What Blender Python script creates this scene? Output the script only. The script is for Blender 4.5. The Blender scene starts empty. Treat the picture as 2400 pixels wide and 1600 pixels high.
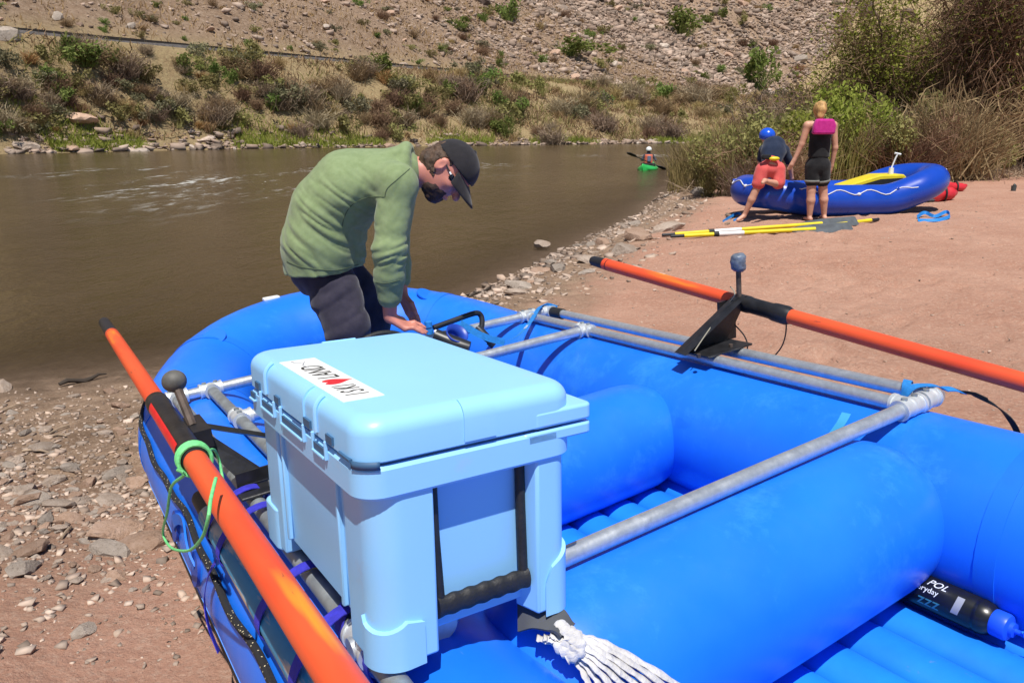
import bpy, bmesh, math, random
import numpy as np
from mathutils import Vector, Matrix, noise as mnoise

R = math.radians
rng = np.random.default_rng(7)
random.seed(7)
scene = bpy.context.scene
COL = scene.collection

# ------------------------------------------------------------------ camera, sky, sun, exposure
F_PX, Y_HOR, CAM_Z = 1800.0, 300.0, 1.75
PITCH = math.atan((800 - Y_HOR) / F_PX)
cam_d = bpy.data.cameras.new('camera')
cam_d.lens = F_PX / 2400 * 36
cam_d.sensor_width = 36
cam_d.clip_end = 2000
cam_d.clip_start = 0.05
cam = bpy.data.objects.new('camera', cam_d)
COL.objects.link(cam)
cam.location = (0, 0, CAM_Z)
cam.rotation_euler = (math.pi / 2 - PITCH, 0, 0)
scene.camera = cam

SUN_EL, SUN_AZ = R(66), R(178)          # azimuth clockwise from +Y (view direction)
world = bpy.data.worlds.new('World')
scene.world = world
world.use_nodes = True
wn = world.node_tree
sky = wn.nodes.new('ShaderNodeTexSky')
sky.sky_type = 'NISHITA'
sky.sun_disc = False
sky.sun_elevation = SUN_EL
sky.sun_rotation = SUN_AZ
sky.altitude = 2000
sky.air_density = 1.0
sky.dust_density = 0.6
wn.links.new(sky.outputs[0], wn.nodes['Background'].inputs[0])
wn.nodes['Background'].inputs[1].default_value = 0.085
sun_d = bpy.data.lights.new('sun', 'SUN')
sun_d.energy = 4.6
sun_d.angle = R(0.53)
sun_d.color = (1.0, 0.955, 0.88)
sun = bpy.data.objects.new('sun', sun_d)
COL.objects.link(sun)
sdir = Vector((math.cos(SUN_EL) * math.sin(SUN_AZ), math.cos(SUN_EL) * math.cos(SUN_AZ), math.sin(SUN_EL)))
sun.rotation_euler = sdir.to_track_quat('Z', 'Y').to_euler()
sun.location = sdir * 60
scene.view_settings.view_transform = 'Standard'
scene.view_settings.look = 'None'
scene.view_settings.exposure = 0.33
scene.view_settings.gamma = 1.0

# ------------------------------------------------------------------ survey helpers (pixel of the photo -> metres)
_cp, _sp = math.cos(PITCH), math.sin(PITCH)
FW = np.array([0, _cp, -_sp]); UPV = np.array([0, _sp, _cp]); RT = np.array([1.0, 0, 0])
CAMP = np.array([0, 0, CAM_Z])
def ray(x, y):
    return FW + RT * (x - 1200) / F_PX - UPV * (y - 800) / F_PX
def onz(x, y, z=0.0):
    d = ray(x, y); return CAMP + d * ((z - CAM_Z) / d[2])
def ony(x, y, Y):
    d = ray(x, y); return CAMP + d * (Y / d[1])

# ------------------------------------------------------------------ object helpers
def setp(o, label=None, cat=None, group=None, kind=None):
    if label: o['label'] = label
    if cat: o['category'] = cat
    if group: o['group'] = group
    if kind: o['kind'] = kind
    return o
def mesh_obj(name, verts, faces, mat=None, parent=None, smooth=True, uvs=None):
    me = bpy.data.meshes.new(name)
    v = np.asarray(verts, dtype=np.float32).reshape(-1, 3)
    if isinstance(faces, np.ndarray) and faces.ndim == 2:
        k = faces.shape[1]; m = len(faces)
        me.vertices.add(len(v)); me.vertices.foreach_set('co', v.ravel())
        me.loops.add(m * k); me.loops.foreach_set('vertex_index', faces.astype(np.int32).ravel())
        me.polygons.add(m)
        me.polygons.foreach_set('loop_start', np.arange(0, m * k, k, dtype=np.int32))
        me.update(calc_edges=True); me.validate()
    else:
        me.from_pydata([tuple(map(float, p)) for p in v], [], [tuple(int(i) for i in f) for f in faces])
        me.update()
    if smooth and len(me.polygons):
        me.polygons.foreach_set('use_smooth', [True] * len(me.polygons))
    if mat is not None: me.materials.append(mat)
    o = bpy.data.objects.new(name, me)
    COL.objects.link(o)
    if parent is not None: o.parent = parent
    return o
def empty(name, mw=None, label=None, cat=None, group=None):
    o = bpy.data.objects.new(name, None)
    o.empty_display_size = 0.1
    COL.objects.link(o)
    if mw is not None: o.matrix_world = mw
    return setp(o, label, cat, group)
def copy_tree(o, parent=None):
    c = o.copy(); COL.objects.link(c); c.parent = parent
    for ch in list(o.children): copy_tree(ch, c)
    return c
def bev(o, w=0.005, seg=2, ang=40):
    m = o.modifiers.new('bevel', 'BEVEL'); m.width = w; m.segments = seg
    m.limit_method = 'ANGLE'; m.angle_limit = R(ang); m.harden_normals = False
    return o
def autosmooth(o, ang=40):
    me = o.data
    try: me.set_sharp_from_angle(angle=R(ang))
    except Exception: pass
    return o

class MB:
    def __init__(s): s.v = []; s.f = []
    def add(s, verts, faces):
        b = len(s.v); s.v += [tuple(map(float, p)) for p in verts]
        s.f += [tuple(int(i) + b for i in f) for f in faces]; return s
    def box(s, c, d, rot=None):
        x, y, z = d[0] / 2, d[1] / 2, d[2] / 2
        P = [Vector((a * x, b * y, e * z)) for a, b, e in ((-1,-1,-1),(1,-1,-1),(1,1,-1),(-1,1,-1),(-1,-1,1),(1,-1,1),(1,1,1),(-1,1,1))]
        if rot is not None: P = [rot @ p for p in P]
        return s.add([p + Vector(c) for p in P], [(0,3,2,1),(4,5,6,7),(0,1,5,4),(1,2,6,5),(2,3,7,6),(3,0,4,7)])
    def prism(s, pts, z0, z1, M=None):
        n = len(pts)
        P = [Vector((p[0], p[1], z0)) for p in pts] + [Vector((p[0], p[1], z1)) for p in pts]
        if M is not None: P = [M @ p for p in P]
        return s.add(P, [tuple(range(n - 1, -1, -1)), tuple(range(n, 2 * n))] + [(i, (i + 1) % n, n + (i + 1) % n, n + i) for i in range(n)])
    def tube(s, path, r, seg=12, cap=True, closed=False, flat=None, up=(0, 0, 1)):
        """sweep a circle (or a flat ellipse: flat=(a,b) factors) along a path; r number or list"""
        P = [Vector(p) for p in path]; n = len(P)
        rr = r if hasattr(r, '__len__') else [r] * n
        T = []
        for i in range(n):
            a = P[(i - 1) % n] if (closed or i > 0) else P[i]
            b = P[(i + 1) % n] if (closed or i < n - 1) else P[i]
            t = (b - a); T.append(t.normalized() if t.length > 1e-9 else Vector((0, 0, 1)))
        ref = Vector(up)
        if abs(T[0].dot(ref.normalized())) > 0.95: ref = Vector((1, 0, 0)) if abs(T[0].x) < .9 else Vector((0, 1, 0))
        nrm = (ref - T[0] * ref.dot(T[0])).normalized()
        V = []
        fa, fb = flat if flat else (1, 1)
        for i in range(n):
            nrm = (nrm - T[i] * nrm.dot(T[i])).normalized()
            bi = T[i].cross(nrm)
            for k in range(seg):
                a = 2 * math.pi * k / seg
                V.append(P[i] + (bi * math.cos(a) * fa + nrm * math.sin(a) * fb) * rr[i])
        Fs = []
        m = n if closed else n - 1
        for i in range(m):
            j = (i + 1) % n
            for k in range(seg):
                k2 = (k + 1) % seg
                Fs.append((i * seg + k, i * seg + k2, j * seg + k2, j * seg + k))
        if cap and not closed:
            Fs.append(tuple(range(seg - 1, -1, -1))); Fs.append(tuple((n - 1) * seg + k for k in range(seg)))
        return s.add(V, Fs)
    def lathe(s, prof, seg=20, M=None):
        """profile [(r,z)...] round z"""
        V = []; Fs = []; n = len(prof)
        for r, z in prof:
            for k in range(seg):
                a = 2 * math.pi * k / seg
                p = Vector((r * math.cos(a), r * math.sin(a), z)); V.append(M @ p if M is not None else p)
        for i in range(n - 1):
            for k in range(seg):
                k2 = (k + 1) % seg
                Fs.append((i * seg + k, i * seg + k2, (i + 1) * seg + k2, (i + 1) * seg + k))
        Fs.append(tuple(range(seg - 1, -1, -1))); Fs.append(tuple((n - 1) * seg + k for k in range(seg)))
        return s.add(V, Fs)
    def ribbon(s, path, w, side, th=0.002):
        """flat webbing: path points, width along 'side' vectors (one or list), thickness th"""
        P = [Vector(p) for p in path]; n = len(P)
        sd = side if isinstance(side, list) else [side] * n
        V = []
        for i in range(n):
            t = (P[min(i + 1, n - 1)] - P[max(i - 1, 0)]).normalized()
            a = Vector(sd[i]); a = (a - t * a.dot(t)).normalized(); b = t.cross(a)
            for q, e in ((-1, -1), (1, -1), (1, 1), (-1, 1)):
                V.append(P[i] + a * q * w / 2 + b * e * th / 2)
        Fs = [(i * 4 + k, i * 4 + (k + 1) % 4, i * 4 + 4 + (k + 1) % 4, i * 4 + 4 + k) for i in range(n - 1) for k in range(4)]
        Fs += [(3, 2, 1, 0), tuple((n - 1) * 4 + k for k in range(4))]
        return s.add(V, Fs)
    def ball(s, c, r, seg=16, sc=(1, 1, 1)):
        c = Vector(c); V = []; rings = max(4, seg // 2)
        for i in range(rings + 1):
            th = math.pi * i / rings
            for k in range(seg):
                a = 2 * math.pi * k / seg
                V.append(c + Vector((math.sin(th) * math.cos(a) * r * sc[0], math.sin(th) * math.sin(a) * r * sc[1], math.cos(th) * r * sc[2])))
        return s.add(V, [(i * seg + k, (i + 1) * seg + k, (i + 1) * seg + (k + 1) % seg, i * seg + (k + 1) % seg) for i in range(rings) for k in range(seg)])
    def build(s, name, mat, parent=None, smooth=True, ang=40, weld=False):
        o = mesh_obj(name, s.v, s.f, mat, parent, smooth)
        bm = bmesh.new(); bm.from_mesh(o.data)
        bmesh.ops.remove_doubles(bm, verts=bm.verts, dist=1e-5)
        bmesh.ops.recalc_face_normals(bm, faces=bm.faces)
        bm.to_mesh(o.data); bm.free()
        if smooth: autosmooth(o, ang)
        return o
def catmull(pts, n=8, closed=False):
    P = [np.array(p, float) for p in pts]; m = len(P); out = []
    rngi = range(m) if closed else range(m - 1)
    for i in rngi:
        if closed: a, b, c, d = P[(i - 1) % m], P[i], P[(i + 1) % m], P[(i + 2) % m]
        else: a, b, c, d = P[max(i - 1, 0)], P[i], P[i + 1], P[min(i + 2, m - 1)]
        for k in range(n):
            t = k / n
            out.append(0.5 * (2 * b + (c - a) * t + (2 * a - 5 * b + 4 * c - d) * t * t + (3 * b - a - 3 * c + d) * t ** 3))
    if not closed: out.append(P[-1])
    return out

# ------------------------------------------------------------------ materials
def srgb(r, g, b):
    f = lambda c: (c / 255 / 12.92) if c / 255 <= 0.04045 else ((c / 255 + 0.055) / 1.055) ** 2.4
    return (f(r), f(g), f(b))
MATS = {}
def mat(name, col, rough=0.6, metal=0.0, spec=0.5, var=0.0, vscale=8.0, bump=0.0, bscale=60.0, col2=None, coords='Object',
        coat=0.0, sheen=0.0, trans=0.0, wear=None, wscale=5.0, wth=(0.55, 0.7), stretch=None, rvar=0.0, detail=6.0, bdist=0.01):
    if name in MATS: return MATS[name]
    m = bpy.data.materials.new(name); m.use_nodes = True
    nt = m.node_tree; N = nt.nodes; L = nt.links
    b = N['Principled BSDF']
    b.inputs['Base Color'].default_value = (*col, 1)
    b.inputs['Roughness'].default_value = rough
    b.inputs['Metallic'].default_value = metal
    b.inputs['Specular IOR Level'].default_value = spec
    if coat: b.inputs['Coat Weight'].default_value = coat; b.inputs['Coat Roughness'].default_value = 0.15
    if sheen: b.inputs['Sheen Weight'].default_value = sheen
    if trans: b.inputs['Transmission Weight'].default_value = trans
    tc = N.new('ShaderNodeTexCoord'); src = tc.outputs[coords]
    if stretch:
        mp = N.new('ShaderNodeMapping'); mp.inputs['Scale'].default_value = stretch
        L.new(src, mp.inputs[0]); src = mp.outputs[0]
    last = None
    if var or col2 or rvar:
        nz = N.new('ShaderNodeTexNoise'); nz.inputs['Scale'].default_value = vscale; nz.inputs['Detail'].default_value = detail
        nz.inputs['Roughness'].default_value = 0.6
        L.new(src, nz.inputs['Vector'])
        cr = N.new('ShaderNodeValToRGB')
        c2 = col2 if col2 else tuple(min(1, c * (1 + var)) for c in col)
        c1 = col if col2 else tuple(c * (1 - var) for c in col)
        cr.color_ramp.elements[0].position = 0.35; cr.color_ramp.elements[1].position = 0.65
        cr.color_ramp.elements[0].color = (*c1, 1); cr.color_ramp.elements[1].color = (*c2, 1)
        L.new(nz.outputs[0], cr.inputs[0]); last = cr.outputs[0]
        if rvar:
            mr = N.new('ShaderNodeMapRange'); mr.inputs['From Min'].default_value = .3; mr.inputs['From Max'].default_value = .7
            mr.inputs['To Min'].default_value = max(0.02, rough - rvar); mr.inputs['To Max'].default_value = min(1, rough + rvar)
            L.new(nz.outputs[0], mr.inputs[0]); L.new(mr.outputs[0], b.inputs['Roughness'])
    if wear:
        nz2 = N.new('ShaderNodeTexNoise'); nz2.inputs['Scale'].default_value = wscale; nz2.inputs['Detail'].default_value = 8
        nz2.inputs['Roughness'].default_value = 0.7
        L.new(src, nz2.inputs['Vector'])
        r2 = N.new('ShaderNodeMapRange'); r2.inputs['From Min'].default_value = wth[0]; r2.inputs['From Max'].default_value = wth[1]
        L.new(nz2.outputs[0], r2.inputs[0])
        mx = N.new('ShaderNodeMix'); mx.data_type = 'RGBA'
        L.new(r2.outputs[0], mx.inputs['Factor'])
        if last is not None: L.new(last, mx.inputs['A'])
        else: mx.inputs['A'].default_value = (*col, 1)
        mx.inputs['B'].default_value = (*wear, 1); last = mx.outputs['Result']
    if last is not None: L.new(last, b.inputs['Base Color'])
    if bump:
        nb = N.new('ShaderNodeTexNoise'); nb.inputs['Scale'].default_value = bscale; nb.inputs['Detail'].default_value = 5
        L.new(src, nb.inputs['Vector'])
        bp = N.new('ShaderNodeBump'); bp.inputs['Strength'].default_value = bump; bp.inputs['Distance'].default_value = bdist
        L.new(nb.outputs[0], bp.inputs['Height']); L.new(bp.outputs[0], b.inputs['Normal'])
    MATS[name] = m
    return m
# ------------------------------------------------------------------ noise + shore lines
def _hash(ix, iy, seed):
    h = (ix.astype(np.int64) * 374761393 + iy.astype(np.int64) * 668265263 + seed * 974634777) & 0x7fffffff
    h = ((h ^ (h >> 13)) * 1274126177) & 0x7fffffff
    return ((h ^ (h >> 16)) & 0xffff) / 65535.0
def vnoise(x, y, seed=0):
    x = np.asarray(x, float); y = np.asarray(y, float)
    ix = np.floor(x); iy = np.floor(y); fx = x - ix; fy = y - iy
    fx = fx * fx * (3 - 2 * fx); fy = fy * fy * (3 - 2 * fy)
    a = _hash(ix, iy, seed); b = _hash(ix + 1, iy, seed); c = _hash(ix, iy + 1, seed); d = _hash(ix + 1, iy + 1, seed)
    return (a + (b - a) * fx) * (1 - fy) + (c + (d - c) * fx) * fy
def fbm(x, y, sc, octv=4, seed=0):
    t = 0; amp = 0.5; s = 1.0 / sc
    for k in range(octv):
        t = t + amp * (vnoise(x * s, y * s, seed + k * 17) - 0.5); amp *= 0.5; s *= 2.03
    return t
def sstep(a, b, x):
    t = np.clip((np.asarray(x, float) - a) / (b - a), 0, 1); return t * t * (3 - 2 * t)
def sdist(x, y, poly):
    """signed distance to an open polyline, positive on the right-hand side walking along it"""
    x = np.asarray(x, float); y = np.asarray(y, float)
    best = np.full(x.shape, 1e9); sg = np.ones(x.shape)
    for (ax, ay), (bx, by) in zip(poly[:-1], poly[1:]):
        ex, ey = bx - ax, by - ay; l2 = ex * ex + ey * ey
        t = np.clip(((x - ax) * ex + (y - ay) * ey) / l2, 0, 1)
        dx, dy = x - (ax + t * ex), y - (ay + t * ey); d = np.hypot(dx, dy)
        s = np.where(ex * dy - ey * dx < 0, 1.0, -1.0)
        m = d < best - 1e-9; best = np.where(m, d, best); sg = np.where(m, s, sg)
    return best * sg
NEAR = [(-90, -30), (-30, -4), (-8, 3.7), (-3.63, 5.17), (-2.65, 5.6), (-1.6, 6.6), (-0.5, 8.0), (0.05, 9.2), (0.61, 10.8),
        (1.46, 13.2), (2.66, 16.1), (4.36, 22.1), (8.9, 37.2), (17, 54), (42, 78), (130, 112), (300, 170)]
FARB = [(-180, -95), (-100, -15), (-60, 28), (-35, 55), (-28, 63.5), (-19.3, 71.7), (-5.2, 80.3), (9.6, 88.8), (19, 93.5), (45, 108), (110, 140), (300, 210)]
RAIL0 = np.array([-35.5, 71.0]); RE = np.array([0.577, 0.817]); RE = RE / np.linalg.norm(RE); RN = np.array([-RE[1], RE[0]])

# raft pose, measured from the photograph: x = across to the right, y = towards the bow, z = up from the frame pipes
P0 = np.array([0.14578, 1.46117, 0.88266])
U = np.array([-0.53320, 0.84314, -0.06939]); V = np.array([0.84059, 0.53726, 0.06904])
Nn = np.cross(V, U); Nn /= np.linalg.norm(Nn)
M_RAFT = Matrix(((V[0], U[0], Nn[0], P0[0]), (V[1], U[1], Nn[1], P0[1]), (V[2], U[2], Nn[2], P0[2]), (0, 0, 0, 1)))
def rl(p):
    return np.array(M_RAFT @ Vector(p))

def ground_h(x, y):
    x = np.asarray(x, float); y = np.asarray(y, float)
    d = sdist(x, y, NEAR) + 0.35 * fbm(x, y, 1.6, 3, 3)
    Ls = 4.5 + (1.5 - 4.5) * sstep(5.0, 9.5, y)
    land = 0.47 * (1 - np.exp(-np.maximum(d, 0) / Ls)) + 0.010 * np.maximum(d - 3, 0)
    bed = -0.10 * np.minimum(-d, 3) - 0.02 * np.clip(-d - 3, 0, 40)
    z = np.where(d > 0, land, bed)
    z = z + 0.05 * fbm(x, y, 1.3, 3, 11) * sstep(0.0, 1.0, d) + 0.060 * fbm(x, y, 0.30, 3, 23) * sstep(.3, 1.2, d)
    # the raft has settled flat into the bank
    a = (x - P0[0]) * U[0] + (y - P0[1]) * U[1]; b = (x - P0[0]) * V[0] + (y - P0[1]) * V[1]
    zr = P0[2] + (-0.545 - Nn[0] * (x - P0[0]) - Nn[1] * (y - P0[1])) / Nn[2]
    oa = np.maximum(np.maximum(-2.6 - a, a - 2.5), 0); ob = np.maximum(np.maximum(-0.5 - b, b - 1.35), 0)
    w = 1 - sstep(0.0, 0.9, np.hypot(oa, ob))
    return z * (1 - w) + (zr + 0.25 * (z - np.minimum(z, 0.5)) + 0.018 * fbm(x, y, 0.28, 2, 23)) * w
def gz(x, y): return float(ground_h(np.array([x]), np.array([y]))[0])
def hill_h(x, y):
    x = np.asarray(x, float); y = np.asarray(y, float)
    db = -sdist(x, y, FARB)
    dr = (x - RAIL0[0]) * RN[0] + (y - RAIL0[1]) * RN[1]
    s = (x - RAIL0[0]) * RE[0] + (y - RAIL0[1]) * RE[1]
    fr = np.clip(db / np.maximum(db + np.maximum(-dr - 3.0, 0.05), 0.1), 0, 1)
    rise = 0.35 * fr + 0.65 * sstep(0.05, 1.0, fr)
    low = 8.6 * rise + 1.5 * fbm(x, y, 7, 4, 5) * sstep(1, 6, db) * sstep(-3, -8, dr) + 0.25 * fbm(x, y, 1.5, 2, 6) * sstep(-2.5, -4, dr)
    up = 8.9 + np.maximum(dr - 2.8, 0) * (0.60 + 0.10 * fbm(x, y, 60, 2, 9)) \
        + sstep(3, 14, dr) * (5.0 * fbm(x, y, 26, 4, 31) + 2.0 * fbm(s * 1.0, dr * 0.35, 9, 3, 37)) + sstep(3, 6, dr) * 0.5 * fbm(x, y, 2.0, 2, 41)
    z = np.where(dr > 2.8, up, np.where(dr > -3, 8.6 + 0.3 * sstep(-3, -1.5, dr), low))
    d2 = (x - 55) * -0.37 + (y - 232) * 0.93          # the valley turns: next spur of the same slope
    z = np.maximum(z, np.where(d2 > 0, 7.0 + d2 * 0.80 + sstep(0, 20, d2) * (8.0 * fbm(x, y, 30, 4, 51) + 3.0 * fbm(x, y, 9, 3, 52)), -5))
    return np.where(db < 0, np.maximum(-1.5, db * 0.5), np.minimum(z, z))
def hz(x, y): return float(hill_h(np.array([x]), np.array([y]))[0])

def axis(segs):
    out = []
    for a, b, st in segs:
        n = max(1, int(round((b - a) / st))); out += list(np.linspace(a, b, n, endpoint=False))
    out.append(segs[-1][1]); return np.array(out)
def grid_mesh(name, X, Y, Z, mt, attrs=None):
    ny, nx = X.shape
    v = np.stack([X.ravel(), Y.ravel(), Z.ravel()], 1)
    i = np.arange(ny * nx).reshape(ny, nx)
    f = np.stack([i[:-1, :-1].ravel(), i[:-1, 1:].ravel(), i[1:, 1:].ravel(), i[1:, :-1].ravel()], 1)
    o = mesh_obj(name, v, f, mt)
    for k, a in (attrs or {}).items():
        at = o.data.attributes.new(k, 'FLOAT', 'POINT'); at.data.foreach_set('value', np.asarray(a, np.float32).ravel())
    return o

# ------------------------------------------------------------------ ground material
def nodes(name):
    m = bpy.data.materials.new(name); m.use_nodes = True
    nt = m.node_tree
    class K: pass
    k = K(); k.m = m; k.N = nt.nodes; k.L = nt.links; k.b = nt.nodes['Principled BSDF']; k.tc = nt.nodes.new('ShaderNodeTexCoord')
    def noise(scale, detail=5, rough=.6, vec=None, dist=0.0):
        n = nt.nodes.new('ShaderNodeTexNoise'); n.inputs['Scale'].default_value = scale; n.inputs['Detail'].default_value = detail
        n.inputs['Roughness'].default_value = rough; n.inputs['Distortion'].default_value = dist
        nt.links.new(vec if vec is not None else k.tc.outputs['Object'], n.inputs['Vector']); return n.outputs[0]
    def voro(scale, vec=None, feat='F1', out='Distance'):
        n = nt.nodes.new('ShaderNodeTexVoronoi'); n.feature = feat; n.inputs['Scale'].default_value = scale
        nt.links.new(vec if vec is not None else k.tc.outputs['Object'], n.inputs['Vector']); return n.outputs[out]
    def mapr(src, a, b, c=0.0, d=1.0):
        n = nt.nodes.new('ShaderNodeMapRange'); n.inputs[1].default_value = a; n.inputs[2].default_value = b
        n.inputs[3].default_value = c; n.inputs[4].default_value = d; nt.links.new(src, n.inputs[0]); return n.outputs[0]
    def mix(fac, a, b):
        n = nt.nodes.new('ShaderNodeMix'); n.data_type = 'RGBA'
        for s, sock in ((fac, 'Factor'), (a, 'A'), (b, 'B')):
            if isinstance(s, (tuple, list)): n.inputs[sock].default_value = (*s, 1) if len(s) == 3 else s
            elif isinstance(s, (int, float)): n.inputs[sock].default_value = s
            else: nt.links.new(s, n.inputs[sock])
        return n.outputs['Result']
    def math_(op, a, b=0.0):
        n = nt.nodes.new('ShaderNodeMath'); n.operation = op
        for i, s in enumerate((a, b)):
            if isinstance(s, (int, float)): n.inputs[i].default_value = s
            else: nt.links.new(s, n.inputs[i])
        return n.outputs[0]
    def attr(nm):
        n = nt.nodes.new('ShaderNodeAttribute'); n.attribute_name = nm; return n.outputs['Fac']
    def mapping(scale, rot=(0, 0, 0), src=None):
        n = nt.nodes.new('ShaderNodeMapping'); n.inputs['Scale'].default_value = scale; n.inputs['Rotation'].default_value = rot
        nt.links.new(src if src is not None else k.tc.outputs['Object'], n.inputs[0]); return n.outputs[0]
    def bump(h, st=0.5, dist=0.02, prev=None):
        n = nt.nodes.new('ShaderNodeBump'); n.inputs['Strength'].default_value = st; n.inputs['Distance'].default_value = dist
        nt.links.new(h, n.inputs['Height'])
        if prev is not None: nt.links.new(prev, n.inputs['Normal'])
        return n.outputs[0]
    def comb(x, y, z):
        n = nt.nodes.new('ShaderNodeCombineXYZ')
        return n
    k.noise, k.voro, k.mapr, k.mix, k.math, k.attr, k.mapping, k.bump = noise, voro, mapr, mix, math_, attr, mapping, bump
    k.set = lambda sock, s: nt.links.new(s, k.b.inputs[sock])
    return k

g = nodes('beach_ground')
shore = g.attr('shore')
sand = g.mix(g.mapr(g.noise(1.1, 6, .65), .35, .68), (0.385, 0.195, 0.130), (0.48, 0.275, 0.195))
sand = g.mix(g.mapr(g.noise(4.5, 6, .7), .50, .66), sand, (0.40, 0.215, 0.15))
sand = g.mix(g.mapr(g.noise(40, 6, .75), .48, .70), sand, (0.53, 0.35, 0.26))
sand = g.mix(g.mapr(g.noise(75, 4, .8), .60, .72), sand, (0.13, 0.075, 0.055))
sand = g.mix(g.mapr(g.voro(120, feat='F1'), .0, .16, 1, 0), sand, (0.58, 0.43, 0.34))
mud = g.mix(g.mapr(g.noise(5, 7, .7), .35, .68), (0.165, 0.105, 0.066), (0.36, 0.245, 0.165))
mud = g.mix(g.mapr(g.noise(45, 5, .8), .52, .70), mud, (0.42, 0.31, 0.225))
mud = g.mix(g.mapr(g.noise(18, 6, .8), .60, .72), mud, (0.07, 0.042, 0.026))
edge = g.math('ADD', shore, g.mapr(g.noise(1.3, 4), 0, 1, -1.1, 1.1))
land = g.mix(g.mapr(edge, 1.3, 2.3), mud, sand)
wet = g.mapr(g.math('ADD', shore, g.mapr(g.noise(2.5, 4), 0, 1, -.35, .35)), 0.0, 0.5, 1, 0)
land = g.mix(g.math('MULTIPLY', wet, .65), land, (0.07, 0.045, 0.026))
g.set('Base Color', land)
g.set('Roughness', g.mapr(wet, 0, 1, .95, .45))
g.b.inputs['Specular IOR Level'].default_value = 0.25
b1 = g.bump(g.noise(11, 8, .72), .9, .05)
b2 = g.bump(g.noise(130, 4, .7), .55, .006, b1)
b3 = g.bump(g.noise(3.0, 3, .6), .35, .06, b2)
g.set('Normal', b3)
M_GROUND = g.m

xs = axis([(-400, -60, 60), (-60, -7, 3), (-7, 9, 0.065), (9, 20, .22), (20, 60, 1.6), (60, 420, 40)])
ys = axis([(-120, -6, 14), (-6, 0.4, .4), (0.4, 13.5, 0.065), (13.5, 28, .16), (28, 60, .8), (60, 240, 9)])
X, Y = np.meshgrid(xs, ys)
Zg = ground_h(X, Y)
# far side of the river: stay a bed below the water so that the hill can rise there
fb = sdist(X, Y, FARB)
Zg = np.where(fb < 6, np.minimum(Zg, -1.2), Zg)
# footprints and scuffs trodden into the sand
rf_ = random.Random(21)
for k in range(420):
    if k % 3: x0, y0 = rf_.uniform(1.6, 9.5), rf_.uniform(3.4, 13.2)
    else:
        q = rf_.random(); x0, y0 = 2.0 + 2.4 * q + rf_.gauss(0, .35), 4.2 + 6.9 * q + rf_.gauss(0, .35)
    an = rf_.uniform(0, 3.14); la, lb, dp = rf_.uniform(.09, .15), rf_.uniform(.05, .08), rf_.uniform(.014, .034)
    i0, i1 = np.searchsorted(xs, (x0 - .4, x0 + .4)); j0, j1 = np.searchsorted(ys, (y0 - .4, y0 + .4))
    dx, dy = X[j0:j1, i0:i1] - x0, Y[j0:j1, i0:i1] - y0
    a_ = (dx * math.cos(an) + dy * math.sin(an)) / la; b_ = (-dx * math.sin(an) + dy * math.cos(an)) / lb; r2 = a_ * a_ + b_ * b_
    Zg[j0:j1, i0:i1] += -dp * np.exp(-r2) + dp * .45 * np.exp(-(np.sqrt(r2) - 1.6) ** 2 * 3)
ground = grid_mesh('ground', X, Y, Zg, M_GROUND, {'shore': sdist(X, Y, NEAR) * (.60 + .85 * sstep(4.5, 8.5, Y + .5 * X))})
setp(ground, 'pink gravelly sand beach sloping to the river', None, None, 'structure')

# ------------------------------------------------------------------ water
w = nodes('river_water')
flow = w.mapping((1.0, 0.42, 1.0), (0, 0, R(-38)))
dep = w.attr('depth')
base = w.mix(w.mapr(w.noise(.22, 3, .5, flow), .3, .7), (0.052, 0.034, 0.014), (0.082, 0.056, 0.026))
# foam and broken water of the riffle
rif = w.attr('riffle')
fo = w.noise(2.6, 8, .72, w.mapping((1.0, 0.35, 1), (0, 0, R(-38))))
big = w.mapr(w.noise(.30, 4, .6, w.mapping((1.0, 0.30, 1), (0, 0, R(-30)))), .515, .63)
spk = w.mapr(w.noise(5.5, 3, .6, w.mapping((1.0, 0.5, 1), (0, 0, R(-38)))), .69, .73)
foam = w.math('MULTIPLY', w.math('MAXIMUM', w.math('MULTIPLY', w.mapr(fo, .50, .60), big), spk), rif)
base = w.mix(foam, base, (0.62, 0.62, 0.58))
w.set('Base Color', base)
w.set('Roughness', w.mapr(foam, 0, 1, .13, .7))
w.b.inputs['IOR'].default_value = 1.33
w.b.inputs['Specular IOR Level'].default_value = 0.30
w.set('Alpha', dep)
n1 = w.bump(w.noise(1.5, 6, .68, flow), .75, .18)
n2 = w.bump(w.noise(5, 5, .68, flow), .60, .05, n1)
n3 = w.bump(w.noise(.45, 3, .5, w.mapping((1, .5, 1), (0, 0, R(-38)))), .35, .40, n2)
w.set('Normal', n3)
M_WATER = w.m
M_WATER.use_backface_culling = False
xs = axis([(-400, -60, 40), (-60, -9, 2), (-9, 8, .25), (8, 60, 1.3), (60, 420, 30)])
ys = axis([(-60, 2, 6), (2, 24, .25), (24, 100, 1.2), (100, 300, 12)])
X, Y = np.meshgrid(xs, ys)
dpt = np.maximum(0 - ground_h(X, Y), 0)
alpha = np.clip(1 - np.exp(-dpt * 11.0), 0.10, 1)
rf = np.exp(-((X + 13) / 11) ** 2 - ((Y - 34 - 0.35 * (X + 13)) / 7) ** 2) * 1.0 + 0.85 * np.exp(-((X + 8.5) / 5.5) ** 2 - ((Y - 24) / 6) ** 2) \
    + 0.9 * np.exp(-((X - 9) / 4.0) ** 2 - ((Y - 52) / 3.0) ** 2)
water = grid_mesh('water', X, Y, np.zeros_like(X), M_WATER, {'depth': alpha, 'riffle': np.clip(rf, 0, 1)})
setp(water, 'brown silty river with ripples and a riffle', None, None, 'structure')

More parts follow.
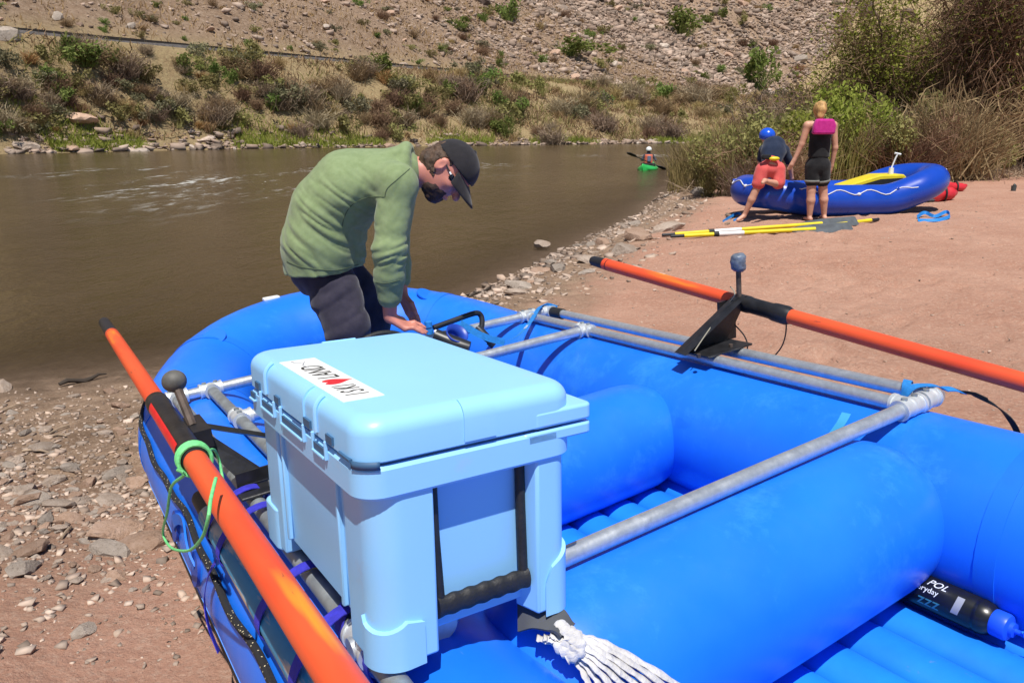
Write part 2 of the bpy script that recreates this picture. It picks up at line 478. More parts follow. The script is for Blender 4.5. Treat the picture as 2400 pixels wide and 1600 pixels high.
# ------------------------------------------------------------------ far hillside
h = nodes('hillside')
up_ = h.attr('up')
dirt = h.mix(h.mapr(h.noise(.16, 6, .65), .35, .65), (0.315, 0.215, 0.145), (0.225, 0.148, 0.096))
dirt = h.mix(h.mapr(h.noise(1.6, 7, .75), .45, .68), dirt, (0.42, 0.31, 0.225))
dirt = h.mix(h.mapr(h.noise(2.6, 6, .75), .56, .68), dirt, (0.13, 0.09, 0.06))
dry = h.mix(h.mapr(h.noise(.8, 6, .7), .35, .65), (0.42, 0.315, 0.17), (0.32, 0.225, 0.125))
dry = h.mix(h.mapr(h.noise(4.0, 6, .8), .56, .66), dry, (0.13, 0.09, 0.05))
dry = h.mix(h.mapr(h.noise(3.0, 5, .75), .5, .66), dry, (0.44, 0.35, 0.19))
col = h.mix(up_, dry, dirt)
h.set('Base Color', col)
h.b.inputs['Roughness'].default_value = 1.0
h.b.inputs['Specular IOR Level'].default_value = 0.1
h.set('Normal', h.bump(h.noise(3.0, 9, .8), .9, .45))
M_HILL = h.m
ss = axis([(-160, -40, 5), (-40, 140, .8), (140, 460, 4)])
tt = axis([(-110, -46, 3), (-46, 70, .75), (70, 260, 6)])
S, T = np.meshgrid(ss, tt)
X = RAIL0[0] + RE[0] * S + RN[0] * T; Y = RAIL0[1] + RE[1] * S + RN[1] * T
Zh = hill_h(X, Y)
hill = grid_mesh('hill', X, Y, Zh, M_HILL, {'up': sstep(2, 8, T + 3 * fbm(X, Y, 12, 3, 77))})
setp(hill, 'steep dry rocky hillside across the river', None, None, 'structure')

# railway: dark ballast shoulder with a rail and its sleepers' edge
M_BALL = mat('ballast', (0.085, 0.075, 0.07), .95, var=.35, vscale=3, bump=.8, bscale=6, bdist=.2)
M_RAIL = mat('rail_steel', (0.05, 0.038, 0.03), .55, metal=.4, var=.3, vscale=2)
def rail_pt(s, t, z): p = RAIL0 + RE * s + RN * t; return (p[0], p[1], z)
bed = MB()
st = np.linspace(-60, 330, 131)
prof = [(-2.6, 8.3), (-1.7, 9.05), (1.9, 9.12), (2.7, 8.6)]
Vv = [rail_pt(s, t, z + .06 * math.sin(s * 1.7 + t)) for s in st for t, z in prof]
bed.add(Vv, [(i * 4 + k, i * 4 + k + 1, i * 4 + 5 + k, i * 4 + 4 + k) for i in range(len(st) - 1) for k in range(3)])
rb = bed.build('railway_bed', M_BALL)
setp(rb, 'dark gravel bed of the railway on the far bank', None, None, 'structure')
for t in (-0.95, 0.55):
    q = MB()
    for lo in np.arange(-60, 330, 30):
        q.box(rail_pt(lo + 15, t, 9.22), (30, .09, .22), Matrix.Rotation(math.atan2(RE[1], RE[0]), 3, 'Z'))
    q.build('rail', M_RAIL, rb, smooth=False)
# ------------------------------------------------------------------ raft (local: x across, y to the bow, z up from the frame)
def raft_mat():
    k = nodes('raft_blue')
    c = k.mix(k.mapr(k.noise(2.2, 5, .6), .35, .66), (0.008, 0.150, 0.76), (0.012, 0.182, 0.86))
    c = k.mix(k.math('MULTIPLY', k.mapr(k.noise(3.2, 9, .8), .54, .70), .6), c, (0.04, 0.27, 0.78))
    c = k.mix(k.math('MULTIPLY', k.mapr(k.noise(5.5, 3, .5, k.mapping((1.0, .7, 1.3))), .70, .74), .55), c, (0.006, 0.13, 0.50))
    c = k.mix(k.math('MULTIPLY', k.mapr(k.noise(26, 5, .7, k.mapping((1, .15, 1))), .70, .76), .5), c, (0.10, 0.25, 0.55))
    k.set('Base Color', c); k.set('Roughness', k.mapr(k.noise(4, 6, .7), .3, .7, .30, .48)); k.b.inputs['Specular IOR Level'].default_value = .45
    b0 = k.bump(k.noise(2.0, 2, .5), .05, .05)
    k.set('Normal', k.bump(k.noise(240, 3, .6), .05, .002, b0)); return k.m
M_BLUE = raft_mat()
M_BLUE2 = mat('raft_blue_patch', (0.008, 0.150, 0.70), .48, spec=.4, var=.1, vscale=4)
M_FLOOR = mat('raft_floor_blue', (0.012, 0.21, 0.80), .42, var=.12, vscale=5, wear=(0.16, 0.20, 0.30), wscale=7, wth=(.66, .74))
M_BLACKR = mat('black_rubber', (0.012, 0.012, 0.013), .6, var=.3, vscale=20, bump=.2, bscale=150)
raft = empty('raft', M_RAFT, 'large bright blue inflatable raft with a pipe rowing frame, pulled up on the bank', 'raft', 'blue rafts')
RT_, CN = 0.262, -0.287
def bowline(v0, v1, r=RT_):
    """centre line of the ring of side tubes, counter-clockwise"""
    cx = (v0 + v1) / 2; hw = (v1 - v0) / 2
    P = []
    for y in np.linspace(-2.0, 2.05, 19): P.append((v1, y, CN))
    for q, yy, zz in ((.985, 2.35, .015), (.90, 2.62, .055), (.74, 2.85, .10), (.50, 3.02, .145), (.25, 3.10, .17), (0, 3.12, .18)):
        P.append((cx + hw * q, yy, CN + zz))
    for q, yy, zz in ((.25, 3.10, .17), (.50, 3.02, .145), (.74, 2.85, .10), (.90, 2.62, .055), (.985, 2.35, .015)):
        P.append((cx - hw * q, yy, CN + zz))
    for y in np.linspace(2.05, -2.0, 19): P.append((v0, y, CN))
    for q, yy, zz in ((.985, -2.35, .015), (.85, -2.70, .06), (.5, -3.0, .13), (0, -3.1, .16), (-.5, -3.0, .13), (-.85, -2.70, .06), (-.985, -2.35, .015)):
        P.append((cx - hw * q, yy, CN + zz))
    return P
VL, VR = -0.39, 1.22
ring = catmull(bowline(VL, VR), 3, True)
tb = MB(); tb.tube(ring, RT_, 48, closed=True); tube_o = tb.build('side_tube', M_BLUE, raft, ang=80)
# welded seams: slightly proud bands across the tube, and chafe strip along the outside
def ring_frame(i):
    n = len(ring); t = Vector(ring[(i + 1) % n]) - Vector(ring[(i - 1) % n]); t.normalize()
    s_ = t.cross(Vector((0, 0, 1))).normalized(); return Vector(ring[i]), t, s_
for i in (62, 69, 81, 88, 22, 140):
    c, t, s_ = ring_frame(i % len(ring)); upv = s_.cross(t)
    b_ = MB()
    arc = [c + (s_ * math.cos(a) + upv * math.sin(a)) * (RT_ + .0015) for a in np.linspace(-1.2, math.pi + 1.2, 40)]
    b_.ribbon(arc, .05, [t] * 40, .003); b_.build('seam_tape', M_BLUE2, tube_o)
wear_strip = MB()
N_ = len(ring)
outl = []
for i in range(N_):
    c, t, s_ = ring_frame(i); upv = s_.cross(t)
    outl.append((c, t, s_, upv))
# thwarts: fat cross tubes with domed ends tucked between the side tubes
def thwart(y, z, r, x0=VL + .02, x1=VR - .02):
    b_ = MB(); P = []; rr = []
    Lh = .16
    for q in np.linspace(0, 1, 9): P.append((x0 + .13 + Lh * (1 - math.cos(q * math.pi / 2)) , y, z)); rr.append(r * (0.55 + .45 * math.sin(q * math.pi / 2)) )
    for q in np.linspace(.05, .95, 14): P.append((x0 + .13 + Lh + (x1 - x0 - .26 - 2 * Lh) * q, y, z)); rr.append(r * (1 + .012 * math.sin(q * math.pi)))
    for q in np.linspace(1, 0, 9): P.append((x1 - .13 - Lh * (1 - math.cos(q * math.pi / 2)), y, z)); rr.append(r * (0.55 + .45 * math.sin(q * math.pi / 2)))
    b_.tube(P, rr, 48); return b_.build('thwart', M_BLUE, raft, ang=80)
thwart(-.035, -.243, .218)
thwart(.93, -.275, .205)
thwart(-1.35, -.26, .21)
# ribbed inflatable floor: one bolster per beam
for k in range(9):
    xk = .479 - 3 * .1385 - .1385 + k * .1385
    if xk < VL + .1 or xk > VR - .1: continue
    b_ = MB(); P = [(xk, y, -.487) for y in np.linspace(-2.3, 2.45, 24)]
    b_.tube(P, [.055] + [.071] * 22 + [.055], 20, flat=(1, .62)); b_.build('floor_beam', M_FLOOR, raft, ang=80)
b_ = MB(); b_.box((.415, 0, -.515), (1.25, 4.9, .03)); b_.build('floor_sheet', M_FLOOR, raft)
# chafer strake along the lower outside of the left tube + its thin white printed line
lft = [o_ for o_ in outl if abs(o_[0].x - VL) < .03 and -2.0 < o_[0].y < 2.1]
b_ = MB(); pth = [o_[0] + (o_[2] * math.cos(-.30) + o_[3] * math.sin(-.30)) * (RT_ + .002) for o_ in lft]
if (Vector(lft[0][0]) + lft[0][2]).x > lft[0][0].x: sgn = -1
else: sgn = 1
def lring(a, off): return [Vector((o_[0].x - math.cos(a) * (RT_ + off), o_[0].y, o_[0].z + math.sin(a) * (RT_ + off))) for o_ in lft]
M_SCUFF = mat('pale_seam_line', (0.10, 0.26, 0.70), .6)
b_.ribbon(lring(-.12, .001), .004, Vector((0, 0, 1)), .002); b_.build('seam_line', M_SCUFF, raft)
b_ = MB(); b_.ribbon(lring(-.62, .003), .10, Vector((0.5, 0, 1)), .006); b_.build('rub_strake', M_BLACKR, raft)
# handle patches on the left tube
M_DBLUE = mat('dark_blue_patch', (0.006, 0.05, 0.34), .5)
for yy in (1.15, 0.05):
    b_ = MB()
    arc = []
    for q in np.linspace(-1, 1, 15):
        a = .22 + .30 * (1 - q * q); arc.append(Vector((VL - math.cos(a) * (RT_ + .006 + .02 * (1 - q ** 4)), yy + q * .17, CN + math.sin(a) * (RT_ + .006))))
    b_.ribbon(arc, .035, Vector((0, 0, 1)), .006); h_ = b_.build('carry_handle', M_BLUE2, raft)
    for q in (-1, 1):
        b_ = MB(); b_.tube([Vector((VL - math.cos(.22) * (RT_ - .004), yy + q * .17, CN + math.sin(.22) * (RT_ - .004))), Vector((VL - math.cos(.22) * (RT_ + .008), yy + q * .17, CN + math.sin(.22) * (RT_ + .008)))], .05, 20)
        b_.build('handle_patch', M_DBLUE, h_)
# black perimeter rope with pale flecks, laced round the outside
def rope_mat():
    k = nodes('perimeter_rope'); n = k.voro(90)
    fl = k.math('LESS_THAN', n, .17)
    k.set('Base Color', k.mix(fl, (0.012, 0.012, 0.014), (0.62, 0.55, 0.36)))
    k.b.inputs['Roughness'].default_value = .85
    k.set('Normal', k.bump(k.noise(120, 3), .6, .006)); return k.m
M_ROPE = rope_mat()
pth = []
for i, o_ in enumerate(outl):
    c = o_[0]
    if c.y < -1.9: continue
    side = Vector((c.x - .415, max(0, c.y - 2.2) * 2.2, 0)).normalized()
    a = .50 + .030 * math.sin(i * .45) + .02 * math.sin(i * 1.13)
    if c.y > 2.2: a = .50 + .45 * min(1, (c.y - 2.2) / .6)
    pth.append(c + (side * math.cos(a) + Vector((0, 0, 1)) * math.sin(a)) * (RT_ + .010))
b_ = MB(); b_.tube(catmull(pth, 2), .0095, 8); b_.build('perimeter_rope', M_ROPE, raft)
# valve, D-ring patches on the bow
M_WHITE = mat('white_plastic', (0.72, 0.73, 0.72), .5, var=.06, vscale=20)
for (x, y, z) in ((.22, 3.13, .17 + CN + RT_ + .003), (.93, .55, 0),):
    if z == 0: continue
    b_ = MB(); b_.box((x, y, z), (.09, .05, .02)); bev(b_.build('grab_pad', M_WHITE, raft), .006)
for sx in (-1, 1):
    c = Vector((.415 + sx * .52, 2.90, CN + .13)); d_ = Vector((sx * .3, -.5, .9)).normalized()
    b_ = MB(); b_.tube([c + d_ * (RT_ - .005), c + d_ * (RT_ + .004)], .06, 24); b_.build('ring_patch', M_BLUE2, raft)

# ------------------------------------------------------------------ rowing frame of galvanised pipe
def galv():
    k = nodes('galvanised_pipe')
    vec = k.mapping((1, 1, 1))
    sp = k.mapr(k.noise(55, 6, .7, vec), .35, .68)
    c = k.mix(sp, (0.50, 0.53, 0.56), (0.64, 0.67, 0.70))
    c = k.mix(k.mapr(k.noise(9, 6, .75, vec), .64, .76), c, (0.34, 0.36, 0.38))
    k.set('Base Color', c); k.b.inputs['Metallic'].default_value = .72
    k.set('Roughness', k.mapr(k.noise(20, 4, .6, vec), .3, .7, .30, .50))
    k.set('Normal', k.bump(k.noise(70, 4, .6, vec), .10, .004)); return k.m
M_PIPE = galv()
M_PIPE2 = mat('dull_pipe', (0.30, 0.33, 0.34), .5, metal=.55, var=.22, vscale=16, rvar=.1, bump=.08, bscale=60)
M_FIT = mat('cast_fitting', (0.66, 0.69, 0.70), .45, metal=.55, var=.12, vscale=25, bump=.12, bscale=80, bdist=.004)
frame = empty('rowing_frame', M_RAFT, 'galvanised pipe rowing frame with paired side rails lying across the blue raft', 'rowing frame')
PR = 0.0215
XR = (-.49, -.355, 1.205, 1.337)
for x, y0, y1 in ((-.49, -.34, 2.03), (-.355, 0.0, 2.03), (1.205, 0.0, 2.03), (1.337, -.02, 1.99)):
    b_ = MB(); b_.tube([(x, y, 0) for y in np.linspace(y0, y1, 14)], PR, 24); b_.build('side_rail', M_PIPE2 if x < 0 else M_PIPE, frame)
for y, x0, x1 in ((0.0, -.52, 1.30), (1.54, -.355, 1.205), (2.03, -.54, 1.37)):
    b_ = MB(); b_.tube([(x, y, 0) for x in np.linspace(x0, x1, 14)], PR, 24); b_.build('crossbar', M_PIPE, frame)
def fitting(p, dirs, L=.038, r=.029, screws=True):
    """cast slip-on tee or elbow: collars along the given directions round a common joint"""
    b_ = MB(); p = Vector(p)
    for d in dirs:
        d = Vector(d)
        prof = [0, .35, .8, .82, 1.0]; rr = [r * .98, r * .98, r * .98, r * 1.08, r * 1.08]
        b_.tube([p + d * L * q for q in [0] + prof[1:]], rr, 24)
    b_.ball(p, r * 1.03, 20)
    o = b_.build('pipe_fitting', M_FIT, frame, ang=35)
    if screws:
        for d in dirs[:2]:
            s_ = MB(); c = p + Vector(d) * L * .5
            s_.tube([c + Vector((0, 0, r * .8)), c + Vector((0, 0, r + .005))], .009, 12); s_.tube([c + Vector((0, 0, r + .0052)), c + Vector((0, 0, r + .0056))], .005, 8)
            s_.build('set_screw', M_PIPE2, o)
    return o
X_, Y_ = Vector((1, 0, 0)), Vector((0, 1, 0))
fitting((1.205, 0, 0), [X_, -X_, Y_], .05)
fitting((1.315, 0, 0), [-X_, Y_, X_ * .3], .05)
fitting((1.205, 2.03, 0), [X_, -X_, -Y_], .045)
fitting((1.337, 2.03, 0), [X_ * .6, -X_, -Y_], .045)
fitting((1.205, 1.54, 0), [Y_, -Y_, -X_], .045)
fitting((-.355, 1.54, 0), [Y_, -Y_, X_], .045)
fitting((-.355, 2.03, 0), [X_, -X_, -Y_], .045)
fitting((-.49, 2.03, 0), [X_, -X_ * .8, -Y_], .045)
fitting((-.49, 0, 0), [X_, Y_, -Y_], .045)
fitting((-.355, 0, 0), [X_, -X_, Y_, -Y_], .045)
# clamped black strap ends / rubber at the outer right rail
b_ = MB(); b_.tube([(1.337, 1.985, 0), (1.337, 1.90, 0)], .027, 20); b_.build('rubber_sleeve', M_BLACKR, frame)

# oar stands: black welded towers bolted over both rails
M_BLK = mat('black_paint', (0.014, 0.014, 0.016), .42, var=.4, vscale=18, wear=(0.16, 0.12, 0.10), wscale=14, wth=(.68, .78), bump=.15, bscale=70, bdist=.004)
M_RUST = mat('rusty_steel', (0.085, 0.062, 0.05), .7, metal=.3, var=.4, vscale=30, bump=.3, bscale=90, bdist=.004)
M_TAPE = mat('grey_tape', (0.12, 0.15, 0.20), .42, var=.3, vscale=40, bump=.7, bscale=45, bdist=.01)
def stand_right():
    xi, xo, y0, y1 = 1.205, 1.337, .735, .885
    yc = (y0 + y1) / 2
    b_ = MB(); b_.box(((xi + xo) / 2, yc, .027), (.235, .155, .008)); base = b_.build('oar_stand', M_BLK, frame, smooth=False); bev(base, .002, 1)
    # flanged web: triangular plate rising and leaning outboard
    w_ = MB(); top = Vector((1.415, .80, .205))
    a = Vector((1.115, yc + .055, .032)); c = Vector((1.42, yc + .02, .032))
    for dy in (-.004,):
        P = [a, Vector((1.36, yc + .03, .032)), Vector((1.435, .80, .20)), Vector((1.385, .80, .205))]
        Q = [p + Vector((0, -.008, 0)) for p in P]
        w_.add(P + Q, [(0, 1, 2, 3), (7, 6, 5, 4), (0, 4, 5, 1), (1, 5, 6, 2), (2, 6, 7, 3), (3, 7, 4, 0)])
    w_.build('web_plate', M_BLK, base, smooth=False)
    f_ = MB()
    f_.tube([(1.105, yc + .02, .035), (1.40, .80, .205)], .034, 4, flat=(1, .10))
    f_.build('flange', M_BLK, base, smooth=False)
    f_ = MB(); f_.box((1.40, yc + .06, .10), (.09, .012, .16)); f_.build('back_plate', M_BLK, base, smooth=False)
    for x in (1.13, 1.30):
        s_ = MB(); s_.tube([(x, yc - .05, .028), (x, yc - .05, .042)], .008, 6); s_.build('bolt', M_RUST, base, smooth=False)
    p_ = MB(); p_.tube([(1.395, .80, .18), (1.395, .80, .35)], .010, 12); p_.build('oar_pin', M_RUST, base)
    t_ = MB(); rr = [.016, .027, .029, .027, .030, .028, .029, .020]
    t_.tube([(1.395 + .002 * math.sin(q * 9), .80, .300 + q * .068) for q in np.linspace(0, 1, 8)], rr, 14)
    t_.build('taped_knob', M_TAPE, base, ang=60)
    return base
stand_right()
def stand_left():
    y0 = .78
    b_ = MB(); b_.box((-.39, .78, .027), (.28, .075, .008)); base = b_.build('oar_stand', M_BLK, frame, smooth=False); bev(base, .002, 1)
    a_ = MB(); a_.box((-.37, .835, .045), (.30, .008, .045)); a_.build('angle_iron', M_BLK, base, smooth=False)
    a_ = MB(); a_.tube([(-.24, 1.02, .02), (-.56, .965, .185)], .028, 4, flat=(1, .28)); a_.build('flange', M_BLK, base, smooth=False)
    w_ = MB()
    P = [Vector((-.50, .83, .03)), Vector((-.42, .83, .03)), Vector((-.575, .90, .20)), Vector((-.60, .90, .19))]
    Q = [p + Vector((0, .01, 0)) for p in P]
    w_.add(P + Q, [(3, 2, 1, 0), (4, 5, 6, 7), (0, 1, 5, 4), (1, 2, 6, 5), (2, 3, 7, 6), (3, 0, 4, 7)]); w_.build('web_plate', M_BLK, base, smooth=False)
    p_ = MB(); p_.box((-.575, .93, .18), (.045, .16, .05)); p_.build('oar_clip', M_BLK, base, smooth=False)
    p_ = MB(); p_.tube([(-.585, .93, .20), (-.594, 1.005, .29)], .0125, 8); p_.build('oar_pin', M_RUST, base)
    p_ = MB(); p_.ball((-.597, 1.02, .31), .033, 20, (1, 1, .95)); p_.build('ball_knob', mat('grey_ball', (0.10, 0.095, 0.085), .6, var=.25, vscale=25), base)
    for x in (-.44, -.355):
        s_ = MB(); s_.tube([(x, .775, .03), (x, .775, .046)], .011, 6); s_.build('bolt', M_PIPE2, base, smooth=False)
    return base
stand_left()

# ------------------------------------------------------------------ oars
def oar_mat(name, ang):
    k = nodes(name)
    c = k.mix(k.mapr(k.noise(5.5, 4, .6, k.mapping((1, .22, 1))), .35, .62), (0.74, 0.062, 0.022), (0.74, 0.105, 0.030))
    # sun-bleached yellow streaks along the shaft
    y_ = k.mapr(k.noise(2.1, 3, .5, k.mapping((7.0, .75, 7.0))), .63, .73)
    c = k.mix(y_, c, (0.78, 0.27, 0.02))
    sc = k.mapr(k.noise(55, 4, .7, k.mapping((1, .12, 1))), .66, .72)
    c = k.mix(sc, c, (0.22, 0.05, 0.03))
    k.set('Base Color', c); k.b.inputs['Roughness'].default_value = .42
    k.set('Normal', k.bump(k.noise(30, 3), .05, .004)); return k.m
M_OAR = oar_mat('oar_orange', 0)
M_OARR = mat('oar_red', (0.70, 0.015, 0.02), .38, var=.12, vscale=12)
M_GRIP = mat('grip_black', (0.012, 0.013, 0.018), .55, var=.3, vscale=30, bump=.25, bscale=120, bdist=.003)
def oar(p0, p1, sl0, sl1, red, label, s0=.0280, gr=.135):
    """p0 grip end, p1 blade end (raft space); sl0..sl1 distance range of the black sleeve from the grip end"""
    a = Vector(p0); b = Vector(p1); d = (b - a); Ln = d.length; d.normalize()
    q = d.to_track_quat('Y', 'Z').to_matrix().to_4x4()
    Mo = M_RAFT @ (Matrix.Translation(a) @ q)
    e = empty('oar', Mo, label, 'oar', 'orange oars')
    b_ = MB(); b_.tube([(0, y, 0) for y in np.linspace(gr - .03, Ln - .55, 30)], s0, 28); b_.build('shaft', M_OAR, e)
    b_ = MB(); b_.tube([(0, 0.0, 0), (0, .006, 0), (0, .02, 0), (0, gr - .015, 0), (0, gr, 0)], [.014, .020, .0245, .027, .0288], 20); b_.build('grip', M_GRIP, e)
    b_ = MB(); pr = [(sl0, .027), (sl0 + .012, .033), (sl0 + .07, .034), (sl0 + .085, .031), (sl1 - .09, .031), (sl1 - .075, .035), (sl1 - .02, .036), (sl1, .028)]
    b_.tube([(0, y, 0) for y, r in pr], [r for y, r in pr], 24); sl = b_.build('sleeve', M_BLK, e, ang=50)
    if red:
        r_ = MB(); arc = []
        for y in np.linspace(sl0 + .09, sl1 - .10, 6):
            pass
        pts = []; n_ = 7
        Vv = []; 
        for y in (sl0 + .088, sl1 - .095):
            for k in range(n_):
                an = R(-12) + R(58) * k / (n_ - 1); Vv.append((.0318 * math.cos(an), y, .0318 * math.sin(an)))
        r_.add(Vv, [(k, k + 1, n_ + k + 1, n_ + k) for k in range(n_ - 1)]); r_.build('bare_patch', M_OARR, sl)
    b_ = MB()
    for wv in (.035, .05):
        pass
    bl = []
    y0 = Ln - .58
    n_ = 14
    for i in range(n_ + 1):
        t = i / n_; ww = .026 + (.085 - .026) * sstep(0, .45, t) - .025 * sstep(.85, 1, t)
        bl.append((y0 + t * .9, float(ww), .024 * (1 - t) + .006))
    Vv = []
    for y, ww, th in bl:
        for k in range(12):
            an = 2 * math.pi * k / 12; Vv.append((ww * math.cos(an), y, th * math.sin(an)))
    b_.add(Vv, [(i * 12 + k, i * 12 + (k + 1) % 12, i * 12 + 12 + (k + 1) % 12, i * 12 + 12 + k) for i in range(n_) for k in range(12)] + [tuple(range(11, -1, -1)), tuple(n_ * 12 + k for k in range(12))])
    b_.build('blade', M_GRIP, e)
    return e, Mo
oarL, MoL = oar((-.632, 2.95, .212), (-.628, -1.3, .19), 1.69, 2.31, True, 'orange oar with a black grip lying along the raft beside the pale blue cooler', gr=.42)
oarR, MoR = oar((1.44, 1.765, .268), (1.425, -2.2, -.150), .91, 1.18, False, 'orange oar on the stand with the taped knob, over the bare sand')
# ------------------------------------------------------------------ cooler (local: x across, y to the bow, z up; z=0 at the underside of the rim)
M_COOL = mat('cooler_blue', (0.270, 0.570, 0.91), .38, spec=.45, var=.02, vscale=3, bump=.04, bscale=160, bdist=.002, wear=(0.30, 0.54, 0.82), wscale=9, wth=(.60, .72))
M_COOLD = mat('gasket_gap_shade', (0.035, 0.10, 0.20), .6)  # dark gasket colour; also paints shade into the lid's slots and corner notch
M_COOLL = mat('cooler_edge', (0.36, 0.68, 0.86), .35)
MC = M_RAFT @ Matrix.Translation((-.509, -.154, .333)) @ Matrix.Rotation(.092, 4, 'Y') @ Matrix.Rotation(.012, 4, 'Z')
cooler = empty('cooler', MC, 'pale blue hard cooler with a white label on its lid, on the raft frame', 'cooler')
CL, CW = .654, .419
def rrect(x0, x1, y0, y1, r, n=5):
    P = []
    for cx, cy, a0 in ((x1 - r, y1 - r, 0), (x0 + r, y1 - r, 90), (x0 + r, y0 + r, 180), (x1 - r, y0 + r, 270)):
        for k in range(n + 1):
            a = R(a0 + 90 * k / n); P.append((cx + r * math.cos(a), cy + r * math.sin(a)))
    return P
def stack(loops):
    """close a pile of equal-count rings (list of (points, z))"""
    b_ = MB(); n = len(loops[0][0]); Vv = [(p[0], p[1], z) for L_, z in loops for p in L_]
    Fs = [(i * n + k, i * n + (k + 1) % n, i * n + n + (k + 1) % n, i * n + n + k) for i in range(len(loops) - 1) for k in range(n)]
    Fs += [tuple(range(n - 1, -1, -1)), tuple((len(loops) - 1) * n + k for k in range(n))]
    return b_.add(Vv, Fs)
# tub: core, then the pillars that leave the handle recess and the side panel set back
tub = MB()
ix, iy = .030, .052
core = stack([(rrect(ix + .012, CW - ix - .012, iy + .012, CL - iy - .012, .03), -.268), (rrect(ix, CW - ix, iy, CL - iy, .03), -.255), (rrect(ix - .006, CW - ix + .006, iy - .006, CL - iy + .006, .03), .02)])
tub.add(core.v, core.f)
tubo = tub.build('tub', M_COOL, cooler, ang=35)
def pillar(pts, z0, z1, name='corner_post', grow=1.0):
    cx = sum(p[0] for p in pts) / len(pts); cy = sum(p[1] for p in pts) / len(pts)
    lo = [(p[0], p[1]) for p in pts]
    b_ = MB(); b_.prism(lo, z0, z1); o = b_.build(name, M_COOL, tubo, ang=30); bev(o, .005, 3, 50); return o
def arcpts(cx, cy, r, a0, a1, n=8): return [(cx + r * math.cos(R(a0 + (a1 - a0) * k / n)), cy + r * math.sin(R(a0 + (a1 - a0) * k / n))) for k in range(n + 1)]
ox, oy = .018, .006
ZB = -.296
# near-left, near-right, far-left, far-right posts with big outside radius
pillar(arcpts(ox + .055, oy + .055, .055, 180, 270) + [(.128, oy), (.132, .075), (.075, .13), (ox, .13)], ZB, .006)
pillar([(.332, oy), (CW - ox - .03, oy)] + arcpts(CW - ox - .03, oy + .03, .03, 270, 360) + [(CW - ox, .13), (.36, .13), (.318, .058)], ZB, .006)
pillar(arcpts(ox + .05, CL - oy - .05, .05, 90, 180) + [(ox, CL - .14), (.08, CL - .14), (.13, CL - .07), (.13, CL - oy)], ZB, .006)
pillar([(CW - ox, CL - .14)] + arcpts(CW - ox - .05, CL - oy - .05, .05, 0, 90) + [(.32, CL - oy), (.32, CL - .07), (.36, CL - .14)], ZB, .006)
# side ribs on the long face
for y in (.165, .485):
    b_ = MB(); b_.box((.0235, y, -.125), (.012, .012, .25)); bev(b_.build('rib', M_COOL, tubo, ang=30), .003, 2)
# feet caps: curved upstand on the corner posts, with a lit ledge
def foot(side):
    b_ = MB()
    if side == 'L':
        pl = [(ox - .006, .060)] + arcpts(ox + .050, oy + .048, .056, 180, 270, 10) + [(.100, oy - .006)]
        hs = [.082, .070, .066, .064, .062, .062, .062, .063, .065, .068, .072, .078, .070]
    else:
        pl = [(.345, oy - .006), (.360, oy - .006)] + arcpts(CW - ox - .03, oy + .03, .037, 270, 360, 8) + [(CW - ox + .007, .075)]
        hs = [.060, .088, .096, .100, .104, .108, .112, .115, .118, .120, .122, .125]
    n = len(pl); inn = []
    cx, cy = (ox + .05, oy + .05) if side == 'L' else (CW - ox - .03, oy + .03)
    for p in pl:
        d = Vector((cx - p[0], cy - p[1])); d.normalize(); inn.append((p[0] + d.x * .012, p[1] + d.y * .012))
    Vv = [(p[0], p[1], ZB - .006) for p in pl] + [(p[0], p[1], ZB + hh) for p, hh in zip(pl, hs)] + [(p[0], p[1], ZB + hh + .002) for p, hh in zip(inn, hs)] + [(p[0], p[1], ZB - .006) for p in inn]
    Fs = [(a * n + k, a * n + k + 1, ((a + 1) % 4) * n + k + 1, ((a + 1) % 4) * n + k) for a in range(4) for k in range(n - 1)]
    Fs += [(0, n, 2 * n, 3 * n), (n - 1, 4 * n - 1, 3 * n - 1, 2 * n - 1)]
    b_.add(Vv, Fs); return b_.build('foot', M_COOL, tubo, ang=30)
foot('L'); foot('R')
for (x, y) in ((.06, CL - .06), (CW - .06, CL - .06)):
    b_ = MB(); b_.prism(rrect(x - .047, x + .047, y - .058, y + .058, .03), ZB - .006, ZB + .09); bev(b_.build('foot', M_COOL, tubo, ang=30), .004, 2)
# rim round the tub mouth, with a flange ear on the right
rim = stack([(rrect(.006, CW - .006, .006, CL - .006, .045, 8), 0), (rrect(0, CW, 0, CL, .048, 8), .006), (rrect(0, CW, 0, CL, .048, 8), .050), (rrect(.006, CW - .006, .006, CL - .006, .043, 8), .056)])
rimo = rim.build('rim', M_COOL, cooler, ang=35)
b_ = MB(); b_.prism(rrect(.30, CW + .034, .0, .11, .014), .034, .056); bev(b_.build('rim_ear', M_COOL, rimo, ang=30), .004, 2)
# lid with rounded top
G = .061
lid = stack([(rrect(.007, CW - .007, .007, CL - .007, .043, 8), G), (rrect(.001, CW - .001, .001, CL - .001, .048, 8), G + .004), (rrect(.001, CW - .001, .001, CL - .001, .048, 8), G + .044)] +
            [(rrect(.001 + .030 * (1 - math.cos(a)), CW - .001 - .030 * (1 - math.cos(a)), .001 + .030 * (1 - math.cos(a)), CL - .001 - .030 * (1 - math.cos(a)), .048 - .016 * (1 - math.cos(a)), 8), G + .044 + .030 * math.sin(a)) for a in np.linspace(.2, math.pi / 2, 8)])
lido = lid.build('lid', M_COOL, cooler, ang=50)
b_ = MB(); b_.prism(rrect(.32, CW + .034, .0, .10, .014), G, G + .030); bev(b_.build('lid_ear', M_COOL, lido, ang=30), .005, 3)
b_ = MB(); b_.prism(rrect(.011, CW - .011, .011, CL - .011, .04, 8), .050, G + .004); b_.build('gasket', M_COOLD, rimo)
ZT = G + .074
